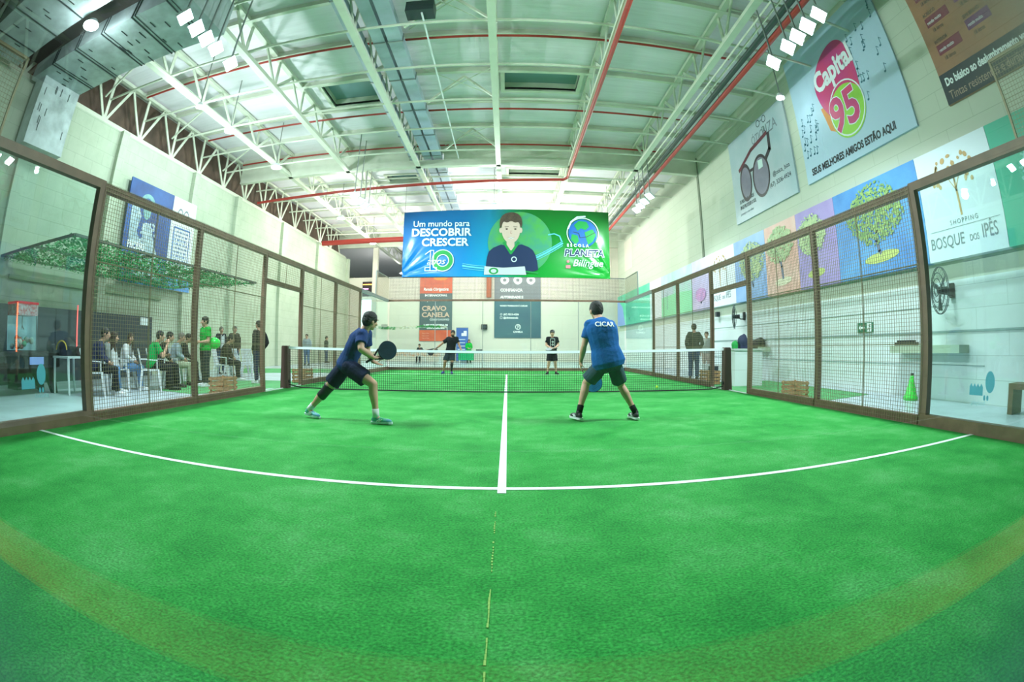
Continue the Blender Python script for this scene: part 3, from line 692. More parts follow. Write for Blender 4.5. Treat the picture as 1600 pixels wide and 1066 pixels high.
    flat('child_ear', [ellpts(4.19, 1.98, .07, .12, 14), ellpts(5.03, 1.98, .07, .12, 14)], z+.004, skin, t)
    flat('child_face', [rnd([(4.22, 2.1), (4.24, 1.8), (4.33, 1.58), (4.5, 1.43), (4.62, 1.41), (4.74, 1.43), (4.9, 1.58), (4.99, 1.8), (5.01, 2.1), (4.96, 2.35), (4.8, 2.46), (4.6, 2.48), (4.4, 2.44), (4.27, 2.33)], 2)], z+.008, skin, t)
    flat('child_hair', [rnd([(4.16, 2.0), (4.13, 2.35), (4.22, 2.62), (4.45, 2.76), (4.75, 2.78), (5.0, 2.66), (5.1, 2.4), (5.07, 2.05), (5.0, 2.2), (4.93, 2.36), (4.8, 2.3), (4.62, 2.4), (4.45, 2.3), (4.3, 2.38), (4.23, 2.2)], 2)], z+.012, hair, t)
    flat('child_eye', [ellpts(4.44, 2.03, .05, .028, 12), ellpts(4.8, 2.03, .05, .028, 12)], z+.012, M['eyek'], t)
    flat('child_brow', stroke([(4.36, 2.12), (4.52, 2.13)], .022)+stroke([(4.72, 2.13), (4.88, 2.12)], .022), z+.012, hair, t)
    flat('child_nose', stroke([(4.62, 1.97), (4.6, 1.84), (4.66, 1.83)], .018), z+.012, flatm('banner_lip', (178, 120, 112)), t)
    flat('child_mouth', [ellpts(4.62, 1.66, .13, .055, 16, pi, 2*pi)], z+.012, ink, t); flat('child_lip', stroke([(4.48, 1.67), (4.62, 1.62), (4.76, 1.67)], .016), z+.014, flatm('banner_lip', (178, 120, 112)), t)
    pale = flatm('banner_pale', (200, 206, 214), .4)
    flat('child_arm', [[(3.5, .06), (3.52, .42), (4.3, .36), (5.2, .42), (5.26, .06)]], z+.010, pale, t); flat('shirt_badge', ringpts(4.75, .72, .08, .12, 16), z+.012, ink, t)
    flat('cuff_crest', ringpts(3.9, .22, .12, .2, 20, sy=.7), z+.014, gr, t); flat('sleeve_band', stroke([(5.25, .2), (5.75, .14)], .06), z+.012, gr, t)
    # school emblem at right
    blue = flatm('emblem_blue', (18, 96, 176), .35)
    flat('emblem_globe', [ellpts(7.68, 1.9, .62, .62, 40)], z, blue, t)
    flat('emblem_rim', ringpts(7.68, 1.9, .66, .70, 40, -.6, 3.9)+stroke([(7.05, 2.1), (7.18, 2.4), (7.45, 2.62), (7.8, 2.66)], .07), z+.002, ink, t)
    flat('emblem_land', [[(7.3, 2.25), (7.5, 2.45), (7.85, 2.42), (7.95, 2.2), (7.8, 2.05), (7.6, 2.12), (7.45, 2.0)], [(7.75, 1.95), (8.1, 2.1), (8.25, 1.85), (8.1, 1.55), (7.9, 1.4), (7.8, 1.7)], [(7.2, 1.85), (7.45, 1.8), (7.5, 1.55), (7.35, 1.4), (7.15, 1.6)]], z+.003, gr, t)
    flat('emblem_wave', stroke([(7.25, 1.95), (7.5, 1.9), (7.55, 1.7), (7.85, 1.75), (8.2, 1.95)], .025), z+.005, M['ink_k'], t)
    text('ESCOLA', .17, ink, t, 6.98, 1.30, z+.008, bold=.008, spacing=1.75)
    text('PLANETA', .40, ink, t, 6.86, .90, z+.004, bold=.035, shear=.15)
    text('PLANETA', .40, navy, t, 6.86, .90, z+.007, bold=.010, shear=.15)
    text('Bilíngue', .42, ink, t, 7.2, .46, z+.006, shear=.3, bold=.003)
    flat('emblem_kids', [ellpts(7.02, .66, .06, .06, 10), [(6.92, .36), (7.12, .36), (7.12, .5), (6.92, .5)]], z, flatm('emblem_pink', (206, 130, 140)), t)
    for o in t.children:
        if o.name.startswith('vinyl_sheet'): continue
        for v in o.data.vertices: v.co.z += D(v.co.x/w, v.co.y/h)-.040
    for sx in (0.02, w-.02): MB().bar((sx, h-.05, .0), (sx, h+1.25, -.05), .015).build('hanging_cord', M['steel'], t)
banner()

# --- row of printed panels on the right wall
def rpos(y, z, d=.16): return (XR-d, y, z)
def tree_art(t, cx, h, rx, ry, canopy, trunk, seed, ground=None):
    rd = random.Random(seed); q = []
    for k in range(1200):
        a = rd.uniform(0, 2*pi); r = sqrt(rd.random()); x = cx+rx*r*cos(a)*rd.uniform(.85, 1.12); y = h+ry*r*sin(a)*rd.uniform(.8, 1.12); s = rd.uniform(.018, .048)
        q.append([(x+s*cos(b_+a), y+s*.7*sin(b_+a)) for b_ in (0, 1.3, 2.5, 3.8, 5.0)])
    MB_ = MB(); 
    for i, pts in enumerate(q): MB_.poly([(p[0], p[1], .190+.00001*i) for p in pts])
    flat('tree_trunk', stroke([(cx+.02, h-ry*.5), (cx-.02, h-ry*.95), (cx+.05, h-ry*1.3), (cx+.09, .42)], .09)+stroke([(cx, h-ry*.7), (cx-.25, h-.1)], .04)+stroke([(cx, h-ry*.7), (cx+.25, h)], .04), .188, trunk, t)
    if ground: flat('ground_patch', [ellpts(cx+.1, .34, rx*.62, .11, 24, rot=.05)], .187, ground, t)
    MB_.build('tree_crown', canopy, t, fix=False)
def fleaf(n, a, b): return flatm(n, a, .6, c2=b, nscale=6)
yel = fleaf('leaf_yellow', (160, 186, 112), (98, 140, 88)); yel2 = fleaf('leaf_pale', (206, 214, 168), (150, 178, 132))
trk = flatm('trunk', (96, 108, 140)); grd = flatm('ground', (186, 196, 118)); 
RW = [  # y near edge, y far edge, kind
 (4.0-.26, 1.2, 'green'), (5.8, 3.74, 'bosque'), (8.8, 5.8, 'blue'), (10.6, 8.8, 'purple'), (12.4, 10.6, 'orange'), (14.55, 12.4, 'sky'), (16.8, 14.55, 'bosque2'), (18.6, 16.8, 'violet'), (22.8, 18.6, 'lilac'), (24.8, 22.8, 'palewhite'), (32.6, 24.8, 'jade')]
cols = dict(green=((22, 168, 140), None), bosque=((214, 224, 236), None), blue=((58, 118, 190), (92, 160, 222)), purple=((146, 122, 190), (172, 150, 206)), orange=((216, 150, 136), (226, 186, 176)), sky=((112, 150, 214), (150, 180, 226)),
            bosque2=((224, 228, 238), None), violet=((176, 170, 220), (208, 180, 214)), lilac=((196, 188, 224), (150, 214, 190)), palewhite=((226, 226, 236), None), jade=((110, 206, 178), (60, 190, 150)))
labs = dict(green='turquoise printed panel with a pale tree at the right end of the row', bosque='white shopping centre panel with a golden tree over BOSQUE DOS IPÊS, nearest the camera', blue='large blue panel with a yellow green tree right of the white one',
  purple='purple panel with a green tree between the orange and blue panels', orange='salmon orange panel with a pale tree', sky='light blue panel with a pale tree left of the orange one', bosque2='white shopping centre panel seen through the gate on the right',
  violet='pale violet panel with pink flowers beyond the gate', lilac='lilac and green panel with small dark trees', palewhite='plain white panel between the lilac and jade panels', jade='jade green and blue panel at the far corner')
for a, b_, k in RW:
    c, c2 = cols[k]; w = a-b_
    t = poster('mural_panel', 'R', (XR-.001, a, 2.45), w-.01, 2.02, flatm('mural_'+k, c, .5, c2=c2, nscale=.7), labs[k], 'poster', 'printed panels along the right wall', depth=.18)
    if k in ('bosque', 'bosque2'):
        gold = flatm('gold', (196, 160, 112)); z = .186; gy = M['ink_g']
        flat('tree_trunk', stroke([(1.02, .72), (1.0, 1.15), (.98, 1.5)], .05)+stroke([(1.0, 1.15), (.8, 1.45)], .02)+stroke([(1.0, 1.2), (1.2, 1.5)], .02)+stroke([(.99, 1.3), (1.02, 1.7)], .02), z, gold, t)
        rd = random.Random(5); fl = []
        for j in range(26):
            an = rd.uniform(-.3, pi+.3); r = rd.uniform(.25, .62); fl.append(ellpts(1.0+r*cos(an)*.95, 1.38+r*sin(an)*.78, rd.uniform(.03, .06), rd.uniform(.035, .07), 9, rot=an))
        flat('golden_leaves', fl, z, gold, t)
        text('SHOPPING', .12, gy, t, 1.05, .58, z, align='CENTER', spacing=1.4); flat('rule_line', stroke([(.12, .53), (1.95, .53)], .008), z, gy, t)
        text('BOSQUE', .29, gy, t, .08, .22, z, sx=.82); text('DOS', .15, gy, t, 1.13, .24, z, sx=.8); text('IPÊS', .33, gy, t, 1.45, .24, z, sx=.72)
    elif k == 'blue': tree_art(t, 1.45, 1.28, .95, .62, yel, trk, 1, grd)
    elif k == 'purple': tree_art(t, .7, 1.32, .62, .5, yel2, trk, 2, grd)
    elif k == 'orange': tree_art(t, .85, 1.4, .72, .5, yel2, trk, 3, flatm('ground_pale', (226, 216, 190)))
    elif k == 'sky': tree_art(t, 1.2, 1.2, .8, .6, yel2, trk, 4, None)
    elif k == 'green': tree_art(t, 1.5, 1.1, .9, .75, fleaf('leaf_ice', (196, 226, 232), (120, 200, 200)), trk, 5, None)
    elif k == 'violet': tree_art(t, .9, .6, .5, .25, fleaf('leaf_pink', (226, 150, 200), (170, 140, 214)), trk, 6, None)
    elif k == 'lilac':
        flat('meadow', [[(0, 0), (w-.01, 0), (w-.01, .9), (w*.5, 1.0), (0, .95)]], .184, flatm('meadow', (140, 214, 170)), t)
        flat('thin_trunks', stroke([(.9, .35), (.92, 1.15)], .05)+stroke([(2.6, .35), (2.58, 1.2)], .05), .187, trk, t)
    elif k == 'jade':
        flat('blue_corner', [[(0, .0), (2.2, 0), (1.5, 1.2), (0, 1.9)]], .184, flatm('corner_blue', (140, 160, 222)), t); tree_art(t, 3.2, .95, 1.2, .5, fleaf('leaf_jade', (60, 200, 150), (120, 214, 190)), trk, 7, None)

# sunglasses advertisement
def shades():
    t = poster('sunglasses_poster', 'R', (XR-.001, 14.4, 5.09), 3.97, 2.98, flatm('shades_bg', (150, 176, 188), .5, c2=(190, 196, 206), nscale=.35), 'grey blue optician poster with big sunglasses high on the right wall', 'poster', depth=.06)
    z = .064; k = M['ink_k']; lens = flatm('shades_lens', (110, 104, 128), .35, c2=(146, 140, 160), nscale=.8); fr = flatm('shades_frame', (58, 48, 58), .4)
    flat('left_lens', [ellpts(1.0, 1.22, .36, .58, 28, rot=.06)], z, lens, t); flat('left_rim', ringpts(1.0, 1.22, .34, .42, 30, sy=1.55), z+.002, fr, t)
    flat('right_lens', [ellpts(2.05, 1.12, .5, .62, 30, rot=-.05)], z, lens, t); flat('right_rim', ringpts(2.05, 1.12, .48, .56, 30, sy=1.25), z+.002, fr, t)
    flat('temple_bar', stroke([(.62, 1.75), (1.6, 2.15), (2.75, 2.3)], .13), z+.003, flatm('shades_red', (104, 44, 60), .4), t)
    flat('temple_arm', stroke([(2.5, 1.55), (2.8, 1.75), (2.85, 2.25)], .16)+stroke([(1.35, 1.5), (1.6, 1.5)], .1), z+.003, fr, t); flat('lens_glare', [[(1.95, 1.35), (2.25, 1.35), (2.25, 1.62), (1.95, 1.65)]], z+.005, flatm('glare', (200, 220, 220)), t)
    text('ÓTICA', .42, M['ink_g'], t, 1.75, 2.25, z, sx=.8, rot=.0); text('BIZA', .5, M['ink_g'], t, 2.5, 2.25, z, sx=.9); flat('logo_glasses', ringpts(2.35, 2.8, .1, .125, 16)+ringpts(2.75, 2.8, .1, .125, 16)+stroke([(2.47, 2.82), (2.63, 2.82)], .02), z, k, t)
    text('SE PREOCUPE MENOS', .17, k, t, .4, .62, z, bold=.003, sx=.62); text('EM SE PROTEGER O SOL', .17, k, t, .4, .42, z, bold=.003, sx=.62); text('proteja o seu olhar', .12, M['ink_g'], t, .4, .22, z)
    text('@otica_biza', .2, k, t, 3.75, .85, z, align='RIGHT'); text('(67) 3206-4924', .2, k, t, 3.75, .56, z, align='RIGHT')
shades()
def capital():
    t = poster('radio_poster', 'R', (XR-.001, 9.9, 5.13), 4.38, 3.75, flatm('radio_bg', (176, 200, 222), .5), 'pale blue radio poster with a pink and green plectrum logo on the right wall', 'poster', depth=.06)
    z = .064; pink = flatm('radio_pink', (190, 50, 130), .5, c2=(214, 60, 110), nscale=1.5); gr = flatm('radio_green', (150, 206, 70), .5); w = flatm('radio_white', (226, 232, 240))
    flat('orange_edge', [[(1.0, 1.6), (1.2, .9), (1.9, .55), (2.6, 1.4)]], z, flatm('radio_orange', (226, 150, 90)), t)
    flat('plectrum', [rnd([(1.0, 2.45), (.95, 2.05), (1.1, 1.55), (1.5, 1.05), (2.1, .75), (2.6, 1.0), (2.75, 1.5), (2.78, 2.2), (2.65, 2.8), (2.35, 3.05), (1.9, 3.05), (1.4, 2.85)])], z+.002, pink, t)
    flat('green_disc', [ellpts(2.05, 1.12, .72, .68, 36)], z+.004, gr, t); flat('disc_rim', ringpts(2.05, 1.2, .68, .72, 30), z+.006, w, t)
    text('Capital', .78, w, t, 1.02, 2.02, z+.007, bold=.03, rot=.10, sx=.82); text('95', 1.25, w, t, 1.38, .72, z+.008, bold=.06, sx=.95, rot=.06); text('95', 1.25, pink, t, 1.38, .72, z+.011, bold=.035, sx=.95, rot=.06)
    text('SEUS MELHORES AMIGOS ESTÃO AQUI', .25, M['ink_k'], t, .28, .17, z, bold=.010, sx=.80)
    for o in t.children:
        if not o.name.startswith('panel') and max(v.co.y for v in o.data.vertices) > .5: o.data.transform(Matrix.Translation((.22, .1, 0)))
    rd = random.Random(11); q = []; tl = flatm('note_teal', (50, 110, 130))
    for k in range(40):
        left = k % 2; x = rd.uniform(.12, .9) if left else rd.uniform(2.9, 4.2); y = rd.uniform(.6, 2.2) if left else rd.uniform(1.1, 3.2)
        q.append(ellpts(x, y, .04, .03, 8)); q += stroke([(x+.03, y), (x+.03, y+.2), (x+.1, y+.14)], .016)
    flat('music_notes', q, z, tl, t)
capital()
def paints():
    t = poster('paint_shop_poster', 'R', (XR-.001, 4.5, 5.17), 3.3, 3.85, flatm('paint_bg', (176, 120, 84), .5, c2=(140, 100, 80), nscale=.7), 'orange and purple paint shop poster at the upper right corner', 'poster', depth=.06)
    z = .064
    flat('dark_strip', [[(0, 0), (3.3, 0), (3.3, .62), (0, .62)]], z, flatm('paint_strip', (44, 48, 62)), t)
    text('Do básico ao deslumbramento você', .22, M['ink_w'], t, .12, .36, z+.003, bold=.008, sx=.80); text('Tintas resistentes e duráveis', .24, flatm('paint_dim', (176, 150, 132)), t, .12, .08, z+.003, sx=.85)
    rd = random.Random(2)
    for i, (x, y) in enumerate(((.25, .85), (1.25, .95), (.25, 1.5), (1.25, 1.6), (.25, 2.15), (1.25, 2.25))):
        flat('price_bar', [[(x, y+.12), (x+.75, y+.12), (x+.75, y+.34), (x, y+.34)]], z, flatm('bar%d' % (i % 2), ((126, 40, 66), (112, 44, 104))[i % 2]), t)
        text(('INTERIOR', 'SEMI BRILHO', 'ACRÍLICO', 'COMO NOVO', 'EXTERIOR', 'ESMALTE')[i], .11, M['ink_k'], t, x, y+.38, z+.002, sx=.85); text('rende muito', .11, M['ink_w'], t, x+.04, y+.18, z+.004, sx=.85); text('18 litros', .12, M['ink_k'], t, x+.1, y-.02, z+.002, sx=.85)
    flat('colour_corner', [[(0, 2.85), (1.0, 3.1), (1.4, 3.85), (0, 3.85)]], z, flatm('paint_blue', (60, 66, 108)), t)
paints()
# posters on the left wall
def cattle():
    t = poster('blue_event_poster', 'L', (XL+.001, 10.2, 2.8), 2.38, 3.2, flatm('event_bg', (36, 92, 168), .5, c2=(20, 50, 110), nscale=.8), 'blue poster with a pale draped figure on the left wall', 'poster', depth=.05)
    t.location = (XL+.165, 10.2, 2.8)
    z = .054; ice = fleaf('ice', (190, 208, 216), (130, 156, 176)); tl = flatm('figure_teal', (96, 150, 156), .5, c2=(130, 176, 176), nscale=4)
    flat('hood', ringpts(1.0, 2.45, .28, .42, 24, 0, pi)+[ellpts(1.02, 2.3, .2, .26, 18)], z, tl, t)
    flat('gown', [[(.85, 1.9), (1.3, 1.9), (1.75, 1.0), (2.1, .25), (.7, .25), (1.0, 1.1)]], z, ice, t)
    rd = random.Random(9); q = []
    for k in range(170):
        y = rd.uniform(.28, 1.95); wv = .25+(1.95-y)*.34; x = 1.2+rd.uniform(-wv, wv); r = rd.uniform(.03, .065); q.append(ellpts(x, y, r, r*.9, 7))
    mb = MB()
    for i, p in enumerate(q): mb.poly([(a[0], a[1], z+.003+.00002*i) for a in p])
    mb.build('gown_scales', fleaf('ice2', (206, 220, 226), (150, 172, 190)), t, fix=False)
    flat('veil', [[(.25, 1.3), (.2, 2.4), (.5, 2.5), (.75, 2.1), (.6, 1.6), (.85, 1.3), (.5, 1.1)]], z+.002, ice, t)
    text('PROSSO', .3, M['ink_w'], t, .22, 1.05, z+.006, bold=.01, sx=.8); flat('caption_box', [[(.15, .42), (.85, .42), (.85, .9), (.15, .9)]], z+.005, flatm('cap', (60, 70, 84)), t)
    text('Jornada', .16, M['ink_w'], t, .2, .68, z+.008); text('do olhar', .16, M['ink_w'], t, .2, .5, z+.008)
    flat('lower_band', [[(0, 0), (2.38, 0), (2.38, .2), (0, .2)]], z+.001, flatm('lb', (30, 110, 150)), t)
    t = poster('white_notice_poster', 'L', (XL+.165, 12.6, 2.8), 1.45, 3.2, flatm('notice_bg', (222, 228, 234), .5), 'white poster with arched logo and framed blue text beside the blue poster', 'poster', depth=.05)
    blue = flatm('nb', (60, 110, 180))
    flat('arched_logo', ringpts(.48, 2.55, .15, .19, 16, 0, pi, 1.6)+ringpts(.85, 2.55, .15, .19, 16, 0, pi, 1.6), z, M['ink_g'], t)
    flat('text_frame', stroke([(.22, .75), (1.2, .75), (1.2, 2.15), (.22, 2.15), (.22, .75)], .05), z, blue, t)
    for i in range(9): flat('text_line', [[(.32+.05*j+.0, .86+.14*i), (.35+.05*j, .86+.14*i), (.35+.05*j, .93+.14*i), (.32+.05*j, .93+.14*i)] for j in range(16) if (i*7+j*5) % 4], z, blue, t)
    flat('blue_footer', [[(0, 0), (1.45, 0), (1.45, .45), (0, .45)]], z, flatm('footer', (92, 150, 214)), t)
cattle()
# far wall posters
def farp():
    t = poster('restaurant_poster', 'F', (-6.07, YF-.001, 1.4), 2.28, 4.62, flatm('cravo_bg', (70, 84, 92), .5, c2=(92, 108, 112), nscale=.6), 'tall orange and slate restaurant poster CRAVO CANELA on the far wall', 'poster', depth=.05)
    z = .056; o = flatm('cravo_orange', (226, 110, 74), .5, c2=(206, 80, 56), nscale=1.2); pk = flatm('cravo_letter', (214, 176, 160))
    flat('sunset_top', [[(0, 3.3), (2.28, 3.3), (2.28, 4.62), (0, 4.62)]], z, o, t); flat('orange_foot', [[(0, 0), (2.28, 0), (2.28, .75), (0, .75)]], z, o, t)
    flat('sun_disc', [ellpts(1.45, 4.4, .5, .2, 20)], z+.003, flatm('sun', (250, 150, 70)), t)
    text('Parada Obrigatória', .27, M['ink_w'], t, 1.14, 3.5, z+.004, align='CENTER', bold=.01, sx=.85, shear=.2); text('INTERNACIONAL', .2, M['ink_w'], t, 1.14, 3.1, z+.004, align='CENTER', bold=.012)
    text('CRAVO', .46, pk, t, .16, 2.1, z+.004, bold=.014, sx=1.1); text('CANELA', .46, pk, t, .16, 1.66, z+.004, bold=.014, sx=1.1); text('Gastronomia', .26, M['ink_w'], t, .7, 1.42, z+.005, shear=.3); text('Bem pertinho de você', .2, M['ink_w'], t, .12, 2.75, z+.004, shear=.2, bold=.008)
    text('A MELHOR COMIDA DE', .16, M['ink_w'], t, 1.14, 1.05, z+.004, align='CENTER', bold=.01); text('CAMPO GRANDE', .16, M['ink_w'], t, 1.14, .85, z+.004, align='CENTER', bold=.01)
    for i in range(3): text('Seg a Sex', .13, flatm('cravo_dim', (240, 170, 150)), t, .2, .5-.17*i, z+.004)
    t = poster('company_poster', 'F', (-.88, YF-.001, 1.64), 3.18, 4.35, flatm('ca_bg', (58, 88, 108), .5, c2=(72, 106, 116), nscale=.5), 'large slate blue poster with white contact details on the far wall', 'poster', depth=.05)
    flat('grey_top', [[(0, 2.65), (3.18, 2.65), (3.18, 4.35), (0, 4.35)]], z, flatm('ca_grey', (128, 132, 140)), t)
    for i, x in enumerate((.7, 1.6, 2.5)): flat('round_seal', ringpts(x, 3.98, .12, .3, 18), z+.003, M['ink_w'], t)
    text('CONFIANÇA', .26, M['ink_w'], t, .4, 3.2, z+.004, bold=.014); text('AUTORIDADE E', .22, M['ink_w'], t, .4, 2.72, z+.004, bold=.014)
    text('NOSSO TRABALHO É CUIDAR', .14, M['ink_w'], t, .38, 2.15, z+.004, bold=.004); text('(67) 9213-4236', .17, M['ink_w'], t, .62, 1.55, z+.004, bold=.006); text('@clinicacanela', .17, M['ink_w'], t, .62, 1.32, z+.004, bold=.006)
    flat('contact_icon', ringpts(.47, 1.61, .05, .075, 12)+stroke([(.4, 1.31), (.54, 1.31), (.54, 1.45), (.4, 1.45), (.4, 1.31)], .02), z+.004, M['ink_w'], t)
    flat('round_mark', ringpts(1.62, .75, .15, .19, 24)+stroke([(1.58, .62), (1.6, .9), (1.7, .7), (1.7, .88)], .025), z+.004, M['ink_w'], t); text('CANELA', .17, M['ink_w'], t, 1.62, .36, z+.004, align='CENTER', bold=.008); flat('foot_rule', stroke([(.9, .27), (2.35, .27)], .015), z+.004, M['ink_g'], t)
    t = thing('roll_up_banner', 'narrow blue roll up banner standing by the far wall', 'banner', (-3.0, 32.2, FZ))
    MB().box(-.42, .42, -.08, .08, 0, .09).build('base', M['steel'], t); MB().box(-.40, .40, -.01, .01, .09, 2.3).build('printed_sheet', flatm('rollup', (58, 84, 158), .5, c2=(70, 110, 190), nscale=1), t); MB().box(-.41, .41, -.015, .015, 2.29, 2.33).build('top_bar', M['steel'], t)
    e = bpy.data.objects.new('x', None); 
    q = flat('white_print', [[(-.05, 1.75), (.3, 1.75), (.3, 2.1), (.1, 2.1), (.1, 1.95), (-.05, 1.95)]]+[[(-.3, 1.5-.22*i), (.2, 1.5-.22*i), (.2, 1.54-.22*i), (-.3, 1.54-.22*i)] for i in range(6)], .02, M['ink_w'], t)
    q.rotation_euler = (pi/2, 0, 0); bpy.data.objects.remove(e)
    t = thing('wall_speaker', 'small dark speaker on the far wall between the two tall posters', 'speaker', (-1.55, YF-.12, 2.38)); MB().box(-.2, .2, -.12, .12, -.17, .17).build('housing', M['black'], t); MB().cyl((0, -.125, 0), (0, -.14, 0), .12, n=16).build('cone', M['dgrey'], t)
    tag(MB().tube([(-1.25, YF-.2, 6.6), (-1.25, YF-.2, 4.4)], .17, 10).build('hose_reel_pipe', mat('rust_pipe', C(176, 92, 62), .6)), 'short rust red pipe on the far wall above the mesh', 'pipe')
    # bright doorway and dark opening on the far left
    w_ = struct(MB().box(-10.4, -9.55, YF-.03, YF-.01, 1.3, 4.3).build('window_5', mat('daylit_pane', (1, 1, 1), .4, emit=(1, 1, 1), estr=1.6)))
    struct(MB().box(-10.45, -10.38, YF-.05, YF, 1.2, 4.35).box(-9.57, -9.5, YF-.05, YF, 1.2, 4.35).box(-10.45, -9.5, YF-.05, YF, 4.3, 4.38).build('trim_8', M['white']))
    w6 = struct(MB().box(-10.3, -9.25, YF-.04, YF-.01, 4.55, 5.6).build('window_6', mat('dark_opening', C(52, 40, 48), .7)))
    tag(MB().box(-10.25, -9.3, YF-.08, YF-.05, 5.36, 5.42).build('neon_tube', mat('neon_orange', (1, .4, .1), .4, emit=(1, .38, .06), estr=4)), 'orange light tube in the dark opening of the far wall', 'light')
    tag(MB().box(-10.3, -9.85, YF-.08, YF-.05, 5.05, 5.12).build('neon_tube', mat('neon_pink', (1, .3, .7), .4, emit=(1, .35, .75), estr=3)), 'pink light tube in the dark opening of the far wall', 'light')
farp()

# ================================================================== PROPS
def chair_proto():
    t = thing('plastic_chair', 'white plastic chair', 'chair'); m = M['white']
    MB().box(-.22, .22, -.22, .22, .42, .45).box(-.22, .22, .19, .22, .38, .42).box(-.22, .22, -.22, -.19, .38, .42).build('seat', m, t)
    for sx in (-1, 1):
        for sy in (-1, 1):
            MB().ring([[(sx*(.20+.05*(1-z/.42))+dx*w, sy*(.20+.05*(1-z/.42))+dy*w, z) for dx, dy in ((-1, -1), (1, -1), (1, 1), (-1, 1))] for z, w in ((0, .018), (.42, .03))]).build('leg', m, t)
    mb = MB()
    mb.bar((-.21, -.2, .45), (-.20, -.29, .86), .035, .025).bar((.21, -.2, .45), (.20, -.29, .86), .035, .025).bar((-.22, -.29, .85), (.22, -.29, .85), .025, .06)
    for k in range(5): x = -.13+.065*k; mb.bar((x, -.2, .45), (x, -.285, .84), .035, .012)
    mb.build('backrest', m, t)
    for sx in (-1, 1): MB().bar((sx*.24, .17, .64), (sx*.235, -.25, .66), .035, .02).bar((sx*.235, .17, .44), (sx*.24, .17, .65), .03).build('armrest', m, t)
    return t
CH0 = chair_proto(); used = [False]
def chair(x, y, face, label, group='white plastic chairs of the spectators'):
    rz = math.atan2(face[1], face[0])-pi/2
    if not used[0]: used[0] = True; CH0.location = (x, y, FZ); CH0.rotation_euler = (0, 0, rz); CH0['label'] = label; CH0['group'] = group; return CH0
    return dup(CH0, (x, y, FZ), rz, label, group)
chair(-8.4, 13.3, (.3, 1), 'empty white plastic chair in front of the two standing men, left one')
chair(-7.85, 13.25, (.2, 1), 'empty white plastic chair in front of the two standing men, right one')
chair(-8.15, 12.55, (.8, .3), 'empty white plastic chair beside the kneeling spectator in dark trousers')
# crates
def crate(x, y, rz, label, group='slatted wooden crates around the court', s=1.0):
    t = thing('wooden_crate', label, 'crate', (x, y, FZ), rz, group)
    for sx in (-1, 1):
        for sy in (-1, 1): MB().box(sx*.22*s-.018, sx*.22*s+.018, sy*.15*s-.018, sy*.15*s+.018, 0, .34*s).build('corner_post', M['wood'], t)
    for k in range(4):
        z = .02+.085*k*s
        MB().box(-.24*s, .24*s, -.185*s, -.168*s, z, z+.05*s).box(-.24*s, .24*s, .168*s, .185*s, z, z+.05*s).box(-.255*s, -.24*s, -.185*s, .185*s, z, z+.05*s).box(.24*s, .255*s, -.185*s, .185*s, z, z+.05*s).build('slat', M['wood'], t)
    MB().box(-.22*s, .22*s, -.15*s, .15*s, .01, .03).build('bottom', M['wood'], t)
crate(-5.55, 8.15, pi/2, 'slatted wooden crate outside the left mesh, before the gate', s=1.05)
crate(5.50, 7.85, pi/2, 'slatted wooden crate outside the right mesh, beside the second panel', s=.98)
crate(-5.45, 12.0, pi/2, 'slatted wooden crate left of the court just beyond the net', s=1.1)
crate(5.45, 12.0, pi/2, 'slatted wooden crate right of the court just beyond the net', s=1.1)
t = thing('storage_box', 'small white and dark box behind the crate right of the net', 'box', (6.05, 13.0, FZ)); MB().box(-.3, .3, -.25, .25, 0, .5).build('box_body', M['white'], t); MB().box(-.32, .0, -.27, -.255, .0, .45).build('dark_side', M['dgrey'], t)
t = thing('wooden_stool', 'orange brown stool right of the white box past the net', 'stool', (6.55, 12.55, FZ))
MB().box(-.18, .18, -.18, .18, .42, .46).build('seat', mat('stool_wood', C(190, 128, 70), .6, noise=.2), t)
for sx in (-1, 1):
    for sy in (-1, 1): MB().box(sx*.15-.02, sx*.15+.02, sy*.15-.02, sy*.15+.02, 0, .42).build('leg', mat('stool_wood'), t)
# dark board along the left wall, its small sign and a thin red strip
t = thing('dark_partition', 'low dark grey partition along the left wall behind the spectators', 'partition', (-11.28, 1.0, FZ))
for k in range(5): MB().box(0, .05, 2.2*k, 2.2*k+2.18 if k < 4 else 10.95, 0, 1.83).build('board', M['dgrey'], t)
tag(MB().box(-11.22, -11.20, 11.3, 11.7, 1.55, 1.78).build('small_sign', M['white']), 'small white sign at the top corner of the dark partition', 'sign')
red = mat('led_red', (1, .1, .05), .4, emit=(1, .09, .03), estr=6)
tag(MB().box(-11.22, -11.19, 8.42, 8.45, .75, 1.95).build('red_strip', mat('red_dim', (1, .1, .1), .4, emit=(1, .12, .12), estr=1.5)), 'thin red strip standing against the dark partition', 'light')  # thin upright strip in dim emissive red
# claw machine
t = thing('claw_machine', 'tall prize claw machine with red marquee and toys behind glass', 'claw machine', (-10.08, 5.7, FZ)); w, d, h = .28, .325, 1.80
MB().box(-w, w, -d, d, 0, .80).build('base_cabinet', M['black'], t)
MB().box(-w, w, -d, d, 1.52, h).build('marquee', mat('marquee_print', C(206, 210, 220), .4, noise=.9, nscale=14, col2=C(196, 60, 70)), t)
MB().box(-w-.01, w+.01, -d-.01, d+.01, h-.05, h).build('red_trim', mat('marquee_red', C(170, 20, 40), .4, emit=(.8, .02, .05), estr=.4), t)
MB().box(-w, -w+.02, -d, d, .8, 1.52).box(-w, w, d-.02, d, .8, 1.52).build('back_panel', mat('claw_inner', C(150, 180, 196), .4, emit=(.45, .65, .75), estr=.35), t)
MB().box(w-.006, w, -d+.03, d-.03, .8, 1.52).build('window_pane', GLASS, t); MB().box(-w+.03, w-.03, -d, -d+.006, .8, 1.52).build('window_pane', GLASS, t)
